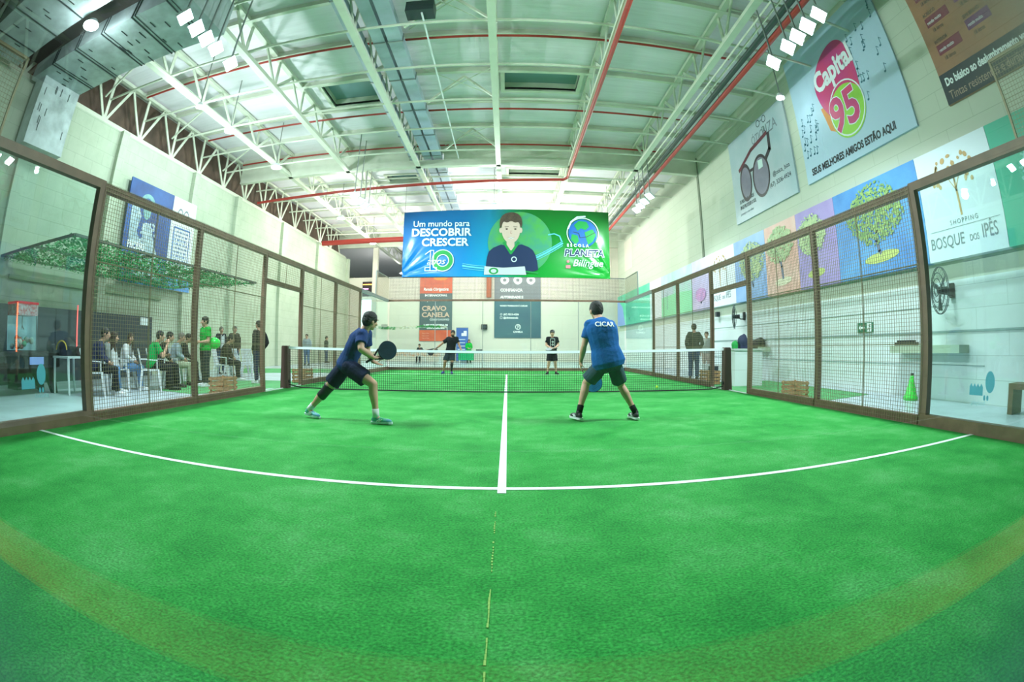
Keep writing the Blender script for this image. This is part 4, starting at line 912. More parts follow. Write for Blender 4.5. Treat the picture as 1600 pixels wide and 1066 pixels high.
[MB().box(w-.015, w+.01, -d-.01, -d+.015, .78+.04*q, .805+.04*q).build('led_lamp', red, t) for q in range(25)]; MB().box(w-.02, w, d-.03, d, .8, 1.52).build('corner_post', M['black'], t)
rd = random.Random(4)
for k in range(26):
    c = rd.choice([(220, 226, 230), (206, 120, 110), (90, 190, 150), (190, 60, 60), (150, 200, 220)])
    MB().sph((rd.uniform(-.2, .2), rd.uniform(-.24, .24), rd.uniform(.85, 1.06)), rd.uniform(.045, .075), 10, 7).build('plush_toy', mat('toy_%d%d' % (c[0], c[1]), C(*c), .8), t, smooth=True)
MB().cyl((0, 0, 1.52), (0, 0, 1.32), .012, n=6).cyl((0, 0, 1.32), (.06, 0, 1.24), .01, n=6).cyl((0, 0, 1.32), (-.06, 0, 1.24), .01, n=6).cyl((0, 0, 1.32), (0, .06, 1.24), .01, n=6).build('claw', M['steel'], t)
# air hockey table
t = thing('air_hockey_table', 'black air hockey table with tapered legs in front of the claw machine', 'game table', (-9.1, 4.95, FZ))
MB().box(-.45, .45, -1.05, 1.02, .5, .72).build('table_body', mat('hockey_black', C(22, 26, 34), .25, noise=.3), t)
MB().box(-.47, .47, -1.07, 1.04, .72, .78).box(-.40, .40, -.97, .95, .79, .782).build('rail', M['black'], t)
MB().box(-.39, .39, -.95, .93, .775, .785).build('playing_surface', mat('hockey_top', C(160, 176, 186), .2), t)
for sy in (-1, 1):
    for sx in (-1, 1): MB().ring([[(sx*.3+dx*.07, sy*(.78+.05*k)+dy*wd, z) for dx, dy in ((-1, -1), (1, -1), (1, 1), (-1, 1))] for z, wd, k in ((0, .06, 3), (.5, .16, 0))]).build('leg', M['black'], t)
MB().box(.452, .46, .15, .55, .56, .70).build('score_display', mat('score_screen', C(110, 130, 190), .2, emit=(.3, .4, .8), estr=.35), t)
# white table with bags
t = thing('plastic_table', 'white plastic table with dark bags on it beside the first spectator', 'table', (-8.35, 6.1, FZ))
MB().box(-.33, .33, -.33, .33, .68, .72).build('tabletop', M['white'], t)
for sx in (-1, 1):
    for sy in (-1, 1): MB().cyl((sx*.30, sy*.30, 0), (sx*.28, sy*.28, .68), .022, .032, 8).build('leg', M['white'], t)
def bag(x, y, z, sx, sy, sz, c, label, strap=None, group=None):
    t = thing('bag', label, 'bag', (x, y, z), group=group)
    m = mat('bag_%d_%d' % (c[0], c[2]), C(*c), .7, noise=.3, nscale=8, bump=.4, bscale=14)
    mb = MB().ell((0, 0, sz*.48), (sx, 0, 0), (0, sy, 0), (0, 0, sz*.5)).ell((sx*.2, -sy*.1, sz*.55), (sx*.6, 0, 0), (0, sy*.8, 0), (0, 0, sz*.5)).box(-sx*.7, sx*.7, -sy*.7, sy*.7, 0.0, sz*.3)
    me = fuse(mb, .015, 3); link('bag_body', me, m, t)
    if strap: MB().tube([(sx*.9*cos(a), -sy*.9, sz*.35+sz*.5*sin(a)) for a in [pi*k/8 for k in range(9)]], .014, 6).build('strap', mat('strap_%d' % strap[0], C(*strap), .6), t)
bag(-8.42, 6.05, FZ+.72, .24, .2, .34, (22, 22, 26), 'black sports bag with yellow strap on the white table', strap=(206, 170, 50))
bag(-8.2, 6.28, FZ+.72, .13, .14, .22, (52, 24, 30), 'small dark red bag next to the black bag on the white table')
# leafy canopy over the spectators
t = thing('leafy_canopy', 'flat green leafy net canopy on a steel frame beside the left wall', 'canopy', (XL+.2, 5.5, 2.88)); mb = MB()
cw, cl = 3.62, 7.6
for x in (0, cw*.5, cw): mb.bar((x, 0, 0), (x, cl, 0), .05)
for y in (0, cl/3, 2*cl/3, cl): mb.bar((0, y, 0), (cw, y, 0), .05)
mb.bar((-.2, 0, 0), (0, 0, 0), .05).bar((-.2, cl, 0), (0, cl, 0), .05); mb.build('frame', M['frameg'], t)
rd = random.Random(21); mb = MB()
for k in range(15000):
    x, y = rd.uniform(0, cw), rd.uniform(0, cl)
    dens = .5+.5*sin(x*2.3+1.1*sin(y*1.7))*cos(y*1.3)
    if rd.random() > .4+.6*dens: continue
    z = rd.uniform(-.10, .05); a = rd.uniform(0, 2*pi); s_ = rd.uniform(.03, .058); b_ = rd.uniform(-.7, .7)
    u = Vector((cos(a), sin(a), b_))*s_; v = Vector((-sin(a), cos(a), rd.uniform(-.6, .6)))*s_*.6; c = Vector((x, y, z))
    mb.add([c-u, c+v*.9, c+u, c-v*.9], [(0, 1, 2, 3)])
lf = mb.build('leaves', M['leafg'], t, fix=False); lf['kind'] = 'stuff'
# right side: counter, bags, shelf, cone, bench
t = thing('white_counter', 'white block counter outside the gate on the right with bags on top', 'counter', (6.1, 11.25, FZ)); MB().box(-.42, .42, -.32, .4, .0, .90).build('counter_block', WR, t); MB().box(-.46, .46, -.35, .42, .90, .95).build('counter_top', mat('counter_top', C(190, 200, 196), .5), t)
bag(6.0, 11.1, FZ+.95, .15, .13, .36, (44, 52, 84), 'navy blue backpack on the white counter')
bag(5.76, 11.1, FZ+.95, .09, .1, .2, (40, 170, 80), 'bright green bag at the left end of the white counter')
bag(6.36, 11.1, FZ+.95, .10, .12, .22, (38, 26, 34), 'small maroon bag at the right end of the white counter')
t = thing('wall_shelf', 'thick concrete wall shelf in the middle of the right wall', 'shelf', (XR, 5.0, 0)); MB().box(-.38, 0, 0, 1.95, .84, .98).build('shelf_slab', mat('shelf_paint', C(176, 190, 168), .7), t)
tag(MB().box(7.48, 7.74, 6.35, 6.85, .98, 1.04).box(7.5, 7.7, 6.4, 6.8, 1.04, 1.08).build('equipment_case', M['black']), 'flat black case lying on the concrete wall shelf', 'case')
t = thing('wall_shelf', 'concrete wall shelf farther along the right wall carrying black bags', 'shelf', (XR, 12.6, 0)); MB().box(-.38, 0, 0, 2.0, .84, .98).build('shelf_slab', mat('shelf_paint'), t)
bag(7.62, 13.0, .98, .17, .24, .28, (26, 26, 30), 'black bag on the farther wall shelf, seen through the mesh')
t = thing('green_cone', 'shiny green cone shaped bag standing by the right wall', 'cone', (7.35, 6.2, FZ))
MB().ring([[(r*cos(2*pi*k/14)*(1+.12*sin(k*3)), r*sin(2*pi*k/14)*(1+.12*cos(k*5)), z) for k in range(14)] for z, r in ((0, .15), (.04, .16), (.10, .13), (.28, .075), (.42, .04), (.45, .03))]).build('cone_body', mat('shiny_green', C(60, 214, 70), .2, noise=.4, nscale=16, bump=.8, bscale=18), t, smooth=True)
MB().cyl((0, 0, .45), (0, 0, .49), .035, n=10).build('cap', M['black'], t)
t = thing('wooden_bench', 'brown wooden bench at the right edge beside the right wall', 'bench', (7.25, 3.6, FZ)); MB().box(-.2, .2, -2.0, .0, .36, .44).build('seat', M['bench'], t)
for y in (-.1, -1.9): MB().box(-.2, .2, y-.1+.1, y+.1, 0, .36).build('leg', M['bench'], t)
def wall_fan(x, y, z, nrm, label):
    t = thing('wall_fan', label, 'fan', (x, y, z), group='wall fans'); n = Vector(nrm).normalized(); u = Vector((0, 0, 1)); r = n.cross(u).normalized()
    mb = MB(); R_ = .40
    def circ(rad, off): mb.tube([n*off+(r*cos(a)+u*sin(a))*rad for a in [2*pi*k/32 for k in range(33)]], .009, 5, caps=False)
    circ(R_, 0); circ(R_, -.03)
    for rad in (.3, .2, .1): circ(rad, .07*(1-(rad/.4)**2))
    for k in range(24):
        a = 2*pi*k/24; dd = r*cos(a)+u*sin(a)
        mb.tube([n*.07+dd*.05, n*.045+dd*.25, dd*R_], .0032, 4); mb.tube([n*-.10+dd*.06, n*-.07+dd*.25, dd*R_], .0022, 4)
    mb.build('guard', M['fangrey'], t)
    for k in range(3):
        a = 2*pi*k/3+.6; dd = r*cos(a)+u*sin(a); p = -r*sin(a)+u*cos(a)
        MB().add([dd*.04-p*.03, dd*.04+p*.03, dd*.34+p*.02+n*.02, dd*.34-p*.10-n*.02, dd*.04-p*.03-n*.006, dd*.04+p*.03-n*.006, dd*.34+p*.02+n*.014, dd*.34-p*.10-n*.026], [(0, 1, 2, 3), (7, 6, 5, 4), (0, 4, 5, 1), (1, 5, 6, 2), (2, 6, 7, 3), (3, 7, 4, 0)]).build('blade', M['fangrey'], t)
    MB().cyl(n*.03, -n*.2, .06, .075, 14).build('motor', M['black'], t)
    wp = Vector((XR-x, 0, 0.05)); MB().tube([-n*.15, -n*.22+Vector((0, 0, -.08)), wp+Vector((-.03, 0, -.12)), wp], .018, 8).box(XR-x-.05, XR-x, -.06, .06, -.1, .16).build('wall_bracket', M['black'], t)
wall_fan(7.30, 5.38, 1.90, (-.9, .45, 0), 'wall fan behind the near right glass post')
wall_fan(7.38, 14.3, 1.97, (-.9, .45, 0), 'wall fan above the counter seen through the gate on the right')
t = thing('exit_sign', 'green emergency exit sign with white arrow on the right wall', 'sign', (XR-.001, 8.42, 1.27)); on_wall(t, 'R'); MB().box(0, .56, 0, .22, 0, .02).build('sign_plate', M['exitg'], t)
flat('arrow', [[(.05, .11), (.13, .18), (.13, .13), (.27, .13), (.27, .09), (.13, .09), (.13, .04)]], .022, M['ink_w'], t)
flat('running_figure', [[(.34, .02), (.52, .02), (.52, .2), (.34, .2)]], .022, M['ink_w'], t); flat('figure', [ellpts(.46, .165, .016, .016, 10)]+stroke([(.45, .145), (.42, .10), (.45, .07), (.43, .03)], .022)+stroke([(.42, .10), (.38, .06), (.355, .06)], .018)+stroke([(.40, .145), (.45, .14), (.49, .11)], .014), .024, M['exitg'], t)
tag(MB().box(XR-.14, XR, 16.3, 16.45, 2.1, 2.28).build('wall_sensor', M['dgrey']), 'small dark box on the right wall beneath the printed panels', 'box')
# far side: tables, garland, gear
t = thing('far_table', 'long table with orange cloth and boxes near the far wall', 'table', (-6.3, 29.5, FZ)); MB().box(-2.3, 2.3, -.4, .4, .7, .75).build('tabletop', M['white'], t)
for sx in (-1, 1):
    for sy in (-1, 1): MB().box(sx*2.2-.03, sx*2.2+.03, sy*.35-.03, sy*.35+.03, 0, .7).build('leg', M['white'], t)
MB().box(-2.32, 2.32, -.42, -.41, .42, .76).build('table_skirt', mat('skirt', C(222, 160, 120), .8, noise=.5, nscale=6, col2=C(200, 206, 206)), t)
rd = random.Random(8)
for k in range(7):
    c = rd.choice([(120, 40, 44), (60, 60, 66), (200, 120, 80)]); tag(MB().box(-5.4+.17*k, -5.28+.17*k, 29.3, 29.5, FZ+.75, FZ+.75+rd.uniform(.08, .2)).build('carton', mat('carton_%d' % c[0], C(*c), .7)), 'small carton on the far table, %s from the left' % ORD[k], 'carton', 'cartons on the far table')
t = thing('draped_table', 'small table with green cloth in front of the woman in green', 'table', (-2.2, 29.6, FZ)); MB().box(-.75, .75, -.3, .3, .72, .75).build('tabletop', M['white'], t); MB().box(-.76, .2, -.32, -.31, .2, .76).build('green_cloth', mat('cloth_em', C(30, 170, 110), .8), t)
for sx in (-1, 1):
    for sy in (-1, 1): MB().box(sx*.7-.02, sx*.7+.02, sy*.25-.02, sy*.25+.02, 0, .72).build('leg', M['white'], t)
tag(MB().box(-1.9, -1.5, 29.5, 29.7, FZ+.75, FZ+.87).build('black_case', M['black']), 'small black case on the green draped table', 'case')
t = thing('garland', 'green and white paper garland strung along the far wall', 'garland', (-9.1, YF-1.0, 2.25)); rd = random.Random(3); mg = MB(); mw = MB()
for k in range(700):
    u = rd.random(); x = 5.1*u; z = -.06*sin(pi*u*2)+.06; c = Vector((x, rd.uniform(-.07, .07), z+rd.uniform(-.08, .08))); q = mg if (abs(u-.18) < .12 or abs(u-.75) < .16) else (mw if rd.random() < .45 else None)
    if q is None: continue
    a = Vector((rd.uniform(-1, 1), rd.uniform(-1, 1), rd.uniform(-1, 1))).normalized()*.07; b_ = a.cross(Vector((.3, .4, .8))).normalized()*.03; q.add([c-a, c+b_, c+a, c-b_], [(0, 1, 2, 3)])
MB().bar((-.9, 0, .06), (5.1, 0, .06), .015).build('string', M['white'], t); mg.build('green_paper', mat('paper_green', C(60, 180, 90), .7), t, fix=False)['kind'] = 'stuff'; mw.build('white_paper', mat('paper_cream', C(226, 226, 200), .7), t, fix=False)['kind'] = 'stuff'
for x in (-.9, 5.1): MB().cyl((x, 0, -2.25-FZ*-1), (x, 0, .08), .02, n=8).build('garland_pole', M['white'], t)

# ================================================================== PEOPLE
def frame(fwd, up=(0, 0, 1)):
    f = Vector(fwd).normalized(); u = Vector(up); u = (u-f*u.dot(f)).normalized(); return f, f.cross(u).normalized(), u   # forward, right, up
def hand(mb, w, d, palm, s, curl=.5, side=1):
    """w wrist, d pointing direction, palm = palm normal, side=+1 thumb on d x palm side"""
    d = Vector(d).normalized(); p = Vector(palm); p = (p-d*p.dot(d)).normalized(); r = d.cross(p).normalized()*side
    w = Vector(w); s_ = s
    mb.ell(w+d*.045*s_, r*.042*s_, p*.016*s_, d*.055*s_, 12, 8)
    L_ = (.074, .082, .077, .060); K = w+d*.085*s_
    for i in range(4):
        b0 = K+r*(.030-.0195*i)*s_-d*(0, .0, .003, .010)[i]*s_; ang = curl*(.5+.08*i); prev = b0; a = 0
        for seg, fr in enumerate((.45, .32, .23)):
            a += ang*(1.0 if seg else .7); nx = prev+(d*cos(a)+p*sin(a)+r*(.10-.07*i)*(1 if seg == 0 else 0))*L_[i]*fr*s_
            mb.cap(prev, nx, .0088*s_*(1-.08*seg), .0082*s_*(1-.1*seg), 8); prev = nx
    t0 = w+d*.028*s_+r*.032*s_; t1 = t0+(d*.5+r*.75+p*.35).normalized()*.036*s_; t2 = t1+(d*.8+r*.2+p*(.3+.6*curl)).normalized()*.030*s_
    mb.cap(w+d*.02*s_+r*.012*s_, t0, .014*s_, .012*s_, 8).cap(t0, t1, .0115*s_, .010*s_, 8).cap(t1, t2, .010*s_, .0085*s_, 8)
def torso_rings(J, s, side, infl, t0, t1, flare=0.0, fem=False, tb=1.0):
    pel, neck, chest = Vector(J['pelvis']), Vector(J['neck']), Vector(J['chest'])
    hipax = (Vector(J['hipR'])-Vector(J['hipL'])).normalized(); shax = (Vector(J['shR'])-Vector(J['shL'])).normalized()
    prof = [(-.16, .10, .085), (-.08, .145, .105), (0, .165, .118), (.12, .155, .112), (.28, .140, .102), (.5, .152, .110), (.68, .165, .116), (.82, .160, .108), (.92, .125, .088), (1.0, .075, .066)]
    if tb != 1: prof = [(a, b*(tb if a < .7 else 1+(tb-1)*(1-a)/.3), c*(tb if a < .7 else 1+(tb-1)*(1-a)/.3)) for a, b, c in prof]
    if fem: prof = [(a, b*(.97 if a < .2 else .86), c*.92) for a, b, c in prof]
    rings = []; n = 18
    def at(t):   # quadratic through pelvis, chest(0.6), neck
        tc = .62
        l0 = (t-tc)*(t-1)/((0-tc)*(0-1)); l1 = t*(t-1)/(tc*(tc-1)); l2 = t*(t-tc)/(1*(1-tc)); return pel*l0+chest*l1+neck*l2
    ts = [t0+(t1-t0)*k/12 for k in range(13)]
    for t in ts:
        a = next((i for i in range(len(prof)-1) if prof[i][0] <= t <= prof[i+1][0]), 0 if t < 0 else len(prof)-2)
        f = (t-prof[a][0])/(prof[a+1][0]-prof[a][0]); f = f*f*(3-2*f); w = (prof[a][1]*(1-f)+prof[a+1][1]*f)*s+infl; d = (prof[a][2]*(1-f)+prof[a+1][2]*f)*s+infl
        if flare and t < .15: w += flare*(.15-t)/.3; d += flare*(.15-t)/.3
        c = at(t); ax = (at(t+.02)-at(t-.02)).normalized(); k = min(1, max(0, t)); r = (hipax*(1-k)+shax*k); r = (r-ax*r.dot(ax)).normalized(); fw_ = ax.cross(r)
        rings.append([c+r*w*cos(2*pi*q/n)+fw_*d*sin(2*pi*q/n)*(1.0) for q in range(n)])
    return rings
def lerp(a, b, t): return Vector(a)*(1-t)+Vector(b)*t
def person(label, J, look, top, sleeve, bottom, legs, shoes, hair='short', hairm='hairk', skin='skin', socks=None, s=.93, vox=.011, fem=False, hands=None, cap=None, beard=False, brace=None, compression=None, toes=None, tb=1.0, lb=1.0, hs=1.0, sl=.79):
    J = {k: Vector(v) for k, v in J.items()}
    base = Vector((J['pelvis'].x, J['pelvis'].y, FZ if abs(J['pelvis'].x) > 5 or abs(J['pelvis'].y) > 20 else 0))
    t = thing('person', label, 'person', base); sk = M[skin]
    hb = s*hs
    F, R, U = frame(look, up=(J['head']-J['neck']).normalized()*.45+Vector((0, 0, .55)))
    H = J['head']
    b = MB()
    # head
    b.ell(H+(U*.022-F*.012)*hb, R*.074*hb, F*.094*hb, U*.092*hb, 18, 12).ell(H+(-U*.035+F*.022)*hb, R*.060*hb, F*.070*hb, U*.078*hb, 16, 10)
    b.cap(H+(F*.052-U*.082)*hb, H+(F*.062-U*.088)*hb, .030*hb, .022*hb)
    b.cap(H+(F*.088+U*.008)*hb, H+(F*.112-U*.030)*hb, .010*hb, .0145*hb, 8)
    for q in (-1, 1):
        b.ell(H+(R*q*.076-F*.004-U*.012)*hb, R*.010*hb, F*.020*hb+R*q*.004, U*.033*hb, 10, 7); b.ell(H+(R*q*.036+F*.068-U*.022)*hb, R*.026*hb, F*.022*hb, U*.022*hb, 10, 7)
    b.cap(H+(R*.034+F*.086+U*.030)*hb, H+(-R*.034+F*.086+U*.030)*hb, .011*hb, .011*hb, 8)
    b.cap(lerp(J['neck'], J['chest'], .12), H-U*.05*hb-F*.02*hb, (.056 if not fem else .046)*hb, (.052 if not fem else .043)*hb)
    b.ring(torso_rings(J, s, 0, 0, -.14, 1.0, fem=fem, tb=tb))
    for q in ('L', 'R'):
        sh, el, wr, hp, kn, an = (J[k+q] for k in ('sh', 'el', 'wr', 'hip', 'kn', 'an'))
        ins = lerp(sh, (J['shL']+J['shR'])/2, .22)
        b.cap(ins, lerp(J['neck'], J['chest'], .1), .056*s, .046*s).cap(ins, lerp(ins, J['chest'], .5), .062*s, .07*s)
        b.cap(ins, lerp(sh, el, .3), .056*s*lb, .050*s*lb).cap(lerp(sh, el, .25), el, .049*s*lb, .037*s*lb)
        b.cap(el, lerp(el, wr, .3), .037*s*lb, .041*s*lb).cap(lerp(el, wr, .3), wr, .041*s*lb, .0255*s*lb)
        hd = (wr-el).normalized()
        hh = (hands or {}).get(q) or {}
        d = Vector(hh.get('d', hd)); palm = Vector(hh.get('p', R*(1 if q == 'L' else -1)))
        hand(b, wr, d, palm, s*1.0, hh.get('curl', .5), side=hh.get('side', 1))
        b.cap(wr, wr+d.normalized()*.03*s, .0255*s, .024*s)
        b.cap(hp, lerp(hp, kn, .35), .088*s*lb, .080*s*lb).cap(lerp(hp, kn, .3), kn, .081*s*lb, .053*s*lb)
        fwd_leg = Vector((toes or {}).get(q, F)); fwd_leg.z = 0; fwd_leg.normalize()
        cf = lerp(kn, an, .28)-fwd_leg*.012*s
        b.cap(kn+Vector((0, 0, 0)), cf, .051*s*lb, .056*s*lb).cap(cf, lerp(kn, an, .62), .056*s*lb, .040*s*lb).cap(lerp(kn, an, .6), an, .040*s*lb, .033*s*lb).cap(an, an+fwd_leg*.09*s-Vector((0, 0, .05*s)), .033*s*lb, .026*s*lb)
    me = fuse(b, vox, 2); me.transform(Matrix.Translation(-base)); link('body', me, sk, t)
    # clothes
    def gar(mb, name, m_, v=vox, sm=2, cl=True):
        g = fuse(mb, v, sm)
        if cl:
            for vv in g.vertices:
                p = vv.co; k = .004*sin(p.z*26+p.x*17+3*sin(p.y*11+p.x*6))*sin(p.x*13-p.y*9+p.z*5); vv.co = p+vv.normal*k
        g.transform(Matrix.Translation(-base)); return link(name, g, m_, t)
    c = MB().ring(torso_rings(J, s, 0, .016, -.10 if legs != 'dress' else -.2, .985, flare=.012, fem=fem, tb=tb))
    for q in ('L', 'R'):
        sh, el, wr = (J[k+q] for k in ('sh', 'el', 'wr')); ins = lerp(sh, (J['shL']+J['shR'])/2, .22)
        c.cap(ins, lerp(J['neck'], J['chest'], .14), .068*s*lb, .052*s*lb).cap(ins, lerp(ins, J['chest'], .5), .074*s*lb, .08*s*lb)
        if sleeve == 'short': c.cyl(lerp(ins, sh, .3), lerp(sh, el, .66), .070*s*lb, .068*s*lb, 14).cap(ins, sh, .068*s*lb, .067*s*lb)
        else: c.cap(ins, lerp(sh, el, .4), .070*s*lb, .064*s*lb).cap(lerp(sh, el, .3), el, .066*s*lb, .056*s*lb).cap(el, lerp(el, wr, .5), .056*s*lb, .05*s*lb).cyl(lerp(el, wr, .4), lerp(el, wr, .95), .05*s*lb, .040*s*lb)
    shirt = gar(c, 'shirt' if sleeve == 'short' else 'jacket', top)
    c = MB().ring(torso_rings(J, s, 0, .012, -.17, .16, fem=fem, tb=tb))
    for q in ('L', 'R'):
        hp, kn, an = (J[k+q] for k in ('hip', 'kn', 'an'))
        c.cap(hp, lerp(hp, kn, .3), .100*s*lb, .096*s*lb)
        if legs == 'shorts': c.cyl(lerp(hp, kn, .15), lerp(hp, kn, sl), .102*s*lb, .104*s*lb, 16)
        else: c.cap(lerp(hp, kn, .2), kn, .096*s*lb, .070*s*lb).cap(kn, lerp(kn, an, .4), .069*s*lb, .067*s*lb).cyl(lerp(kn, an, .3), lerp(kn, an, .97), .067*s*lb, .058*s*lb, 14)
    gar(c, 'shorts' if legs == 'shorts' else 'trousers', bottom)
    # shoes and socks
    for q in ('L', 'R'):
        an = J['an'+q]; fl = Vector((toes or {}).get(q, F)); fz = fl.z; fl.z = 0; fl.normalize()
        fd = (fl+Vector((0, 0, fz))).normalized(); rt = fl.cross(Vector((0, 0, 1))); un = rt.cross(fd).normalized()
        o = an-un*.062*s
        up = MB().ell(o+fd*.150*s+un*.016*s, fd*.085*s, rt*.046*s, un*.034*s, 14, 8).ell(o-fd*.015*s+un*.030*s, fd*.058*s, rt*.038*s, un*.045*s, 14, 8).cap(o+fd*.0*s+un*.045*s, o+fd*.11*s+un*.022*s, .038*s, .034*s)
        up.cap(an-un*.01*s, an+un*.012*s, .040*s, .041*s)
        g = fuse(up, max(.007, vox*.7), 2); g.transform(Matrix.Translation(-base)); so = link('shoe', g, shoes[0], t)
        prof = [(-.075, .022), (-.06, .036), (0, .038), (.08, .042), (.15, .050), (.2, .044), (.235, .022)]
        pts = [(a, w) for a, w in prof]+[(a, -w) for a, w in prof[::-1]]
        v0 = [o+fd*a*s+rt*w*s-un*.020*s for a, w in pts]; v1 = [o+fd*a*s+rt*w*s*1.03+un*.006*s for a, w in pts]; n = len(pts)
        sole = MB().add(v0+v1, [tuple(range(n))[::-1], tuple(range(n, 2*n))]+[(i, (i+1) % n, n+(i+1) % n, n+i) for i in range(n)]).build('sole', shoes[1], t, off=base); sole.parent = so; sole.location = (0, 0, 0)
        if len(shoes) > 2: 
            MB().bar(o+fd*.05*s+rt*.043*s+un*.012*s, o+fd*.10*s+rt*.043*s+un*.04*s, .010, .012).bar(o+fd*.02*s+rt*.042*s+un*.012*s, o+fd*.07*s+rt*.042*s+un*.045*s, .010, .012).bar(o+fd*.05*s-rt*.043*s+un*.012*s, o+fd*.10*s-rt*.043*s+un*.04*s, .010, .012).bar(o+fd*.02*s-rt*.042*s+un*.012*s, o+fd*.07*s-rt*.042*s+un*.045*s, .010, .012).build('side_stripe', shoes[2], so, off=base)
        if socks:
            k = J['kn'+q]; MB().tube([an-un*.0, lerp(an, k, .12), lerp(an, k, socks[1])], [.040*s*lb, .040*s*lb, .043*s*lb], 14).build('sock', socks[0], t, off=base, smooth=True)
    if brace:
        kn, hp, an = J['kn'+brace], J['hip'+brace], J['an'+brace]
        g = fuse(MB().tube([lerp(kn, hp, .20), kn, lerp(kn, an, .22), lerp(kn, an, .32)], [.074*s*lb, .063*s*lb, .066*s*lb, .063*s*lb], 16), .009, 1); g.transform(Matrix.Translation(-base)); link('knee_brace', g, M['black'], t)
    if compression:
        kn, an = J['kn'+compression], J['an'+compression]
        MB().tube([lerp(kn, an, -.05), lerp(kn, an, .28), lerp(kn, an, .62), lerp(kn, an, .95)], [.058*s, .062*s, .047*s, .040*s], 14).build('calf_sleeve', M['black'], t, off=base, smooth=True)
    # face
    for q in (-1, 1):
        e = H+(R*q*.031+F*.083+U*.008)*hb
        eo = MB().ell(e, R*.013*hb, F*.009*hb, U*.008*hb, 10, 7).build('eye', M['eyew'], t, off=base, smooth=True)
        MB().ell(e+F*.006*hb, R*.0055*hb, F*.005*hb, U*.0055*hb, 8, 6).build('iris', M['eyek'], eo, off=base, smooth=True)
        MB().cap(H+(R*q*.046+F*.089+U*.033)*hb, H+(R*q*.018+F*.096+U*.036)*hb, .0045*hb, .005*hb, 6).build('eyebrow', M[hairm], t, off=base, smooth=True)
    MB().cap(H+(R*.020+F*.092-U*.058)*hb, H+(-R*.020+F*.092-U*.058)*hb, .006*hb, .006*hb, 8).build('mouth', M['lip'], t, off=base, smooth=True)
    # hair
    h = MB(); hm = M[hairm]
    if hair == 'bald': h = None
    else:
        h.ell(H+(U*.052-F*.014)*hb, R*.081*hb, F*.099*hb, U*.073*hb, 18, 12).ell(H+(U*.012-F*.048)*hb, R*.079*hb, F*.064*hb, U*.095*hb, 16, 10)
        for q in (-1, 1): h.ell(H+(R*q*.062+U*.028+F*.012)*hb, R*.020*hb, F*.05*hb, U*.045*hb, 10, 8)
        if hair == 'long':
            for q in (-1, 1): h.cap(H+(R*q*.062+U*.02-F*.005)*hb, H+(R*q*.080-U*.16+F*.015)*hb, .030*hb, .030*hb).cap(H+(R*q*.080-U*.16+F*.015)*hb, H+(R*q*.085-U*.29+F*.06)*hb, .030*hb, .016*hb)
            h.cap(H-F*.06*hb, H+(-F*.075-U*.24)*hb, .068*hb, .05*hb)
    if h:
        g = fuse(h, max(.008, vox*.8), 1)
        for vv in g.vertices: p = vv.co; vv.co = p+vv.normal*.0035*sin(p.x*230+p.z*170)*sin(p.y*210)
        g.transform(Matrix.Translation(-base)); link('hair', g, hm, t)
    if beard:
        g = fuse(MB().ell(H+(F*.032-U*.078)*hb, R*.062*hb, F*.062*hb, U*.042*hb, 14, 9).ell(H+(F*.085-U*.045)*hb, R*.026*hb, F*.010*hb, U*.007*hb, 10, 6), .008, 1); g.transform(Matrix.Translation(-base)); link('beard', g, M['hairk'], t)
    if cap:
        g = fuse(MB().ell(H+(U*.060-F*.006)*hb, R*.088*hb, F*.104*hb, U*.072*hb, 18, 12).ell(H+(U*.058+F*.125)*hb, R*.068*hb, F*.062*hb, U*.010*hb, 16, 7), .009, 1); g.transform(Matrix.Translation(-base)); link('cap', g, cap, t)
    return t
SHOE_W = (mat('shoe_white', C(222, 224, 228), .6), M['white']); SHOE_K = (mat('shoe_black', C(30, 32, 36), .6), M['black'])
def racket(label, centre, axis, normal, face_c, rim_c, s=1.0):
    A = Vector(axis).normalized(); Nn = Vector(normal); Nn = (Nn-A*Nn.dot(A)).normalized(); X = A.cross(Nn).normalized(); c = Vector(centre)
    t = thing('padel_racket', label, 'racket', c); T = lambda x, y, z: X*x*s+A*y*s+Nn*z*s
    out = [(.13*cos(a)*(1-.10*max(0, -sin(a))), .13*sin(a)) for a in [2*pi*k/36 for k in range(36)]]
    def ext(pts, z0, z1, nm, m_, par=t): 
        n = len(pts); return MB().add([T(p[0], p[1], z0) for p in pts]+[T(p[0], p[1], z1) for p in pts], [tuple(range(n))[::-1], tuple(range(n, 2*n))]+[(i, (i+1) % n, n+(i+1) % n, n+i) for i in range(n)]).build(nm, m_, par)
    fm = mat('racket_%d' % face_c[2], C(*face_c), .35, noise=.25, nscale=12); rm = mat('racket_rim_%d' % rim_c[2], C(*rim_c), .4)
    f = ext([(x*.95, y*.95) for x, y in out], -.019, .019, 'face', fm)
    mb = MB(); n = len(out)
    mb.ring([[T(x*k, y*k, z) for k, z in ((.95, -.019), (1.0, -.013), (1.0, .013), (.95, .019))] for x, y in out+out[:1]], False, False, closed=False); mb.build('rim', rm, t)
    hl = MB()
    for i in range(-4, 5):
        for j in range(-4, 5):
            x, y = i*.022+(j % 2)*.011, j*.02
            if x*x+y*y < .0085:
                for z in (-.0195, .0195): hl.add([T(x+.0048*cos(a), y+.0048*sin(a), z) for a in [2*pi*k/8 for k in range(8)]], [tuple(range(8))])
    hl.build('holes', M['black'], f, fix=False)
    mb = MB()
    for q in (-1, 1): mb.bar(T(q*.075, -.10, 0), T(q*.013, -.21, 0), .024*s, .036*s, up=Nn)
    mb.build('throat', rm, t)
    MB().tube([T(0, -.19, 0), T(0, -.33, 0), T(0, -.335, 0)], [.017*s, .016*s, .021*s], 10).build('grip', M['black'], t)
    return t

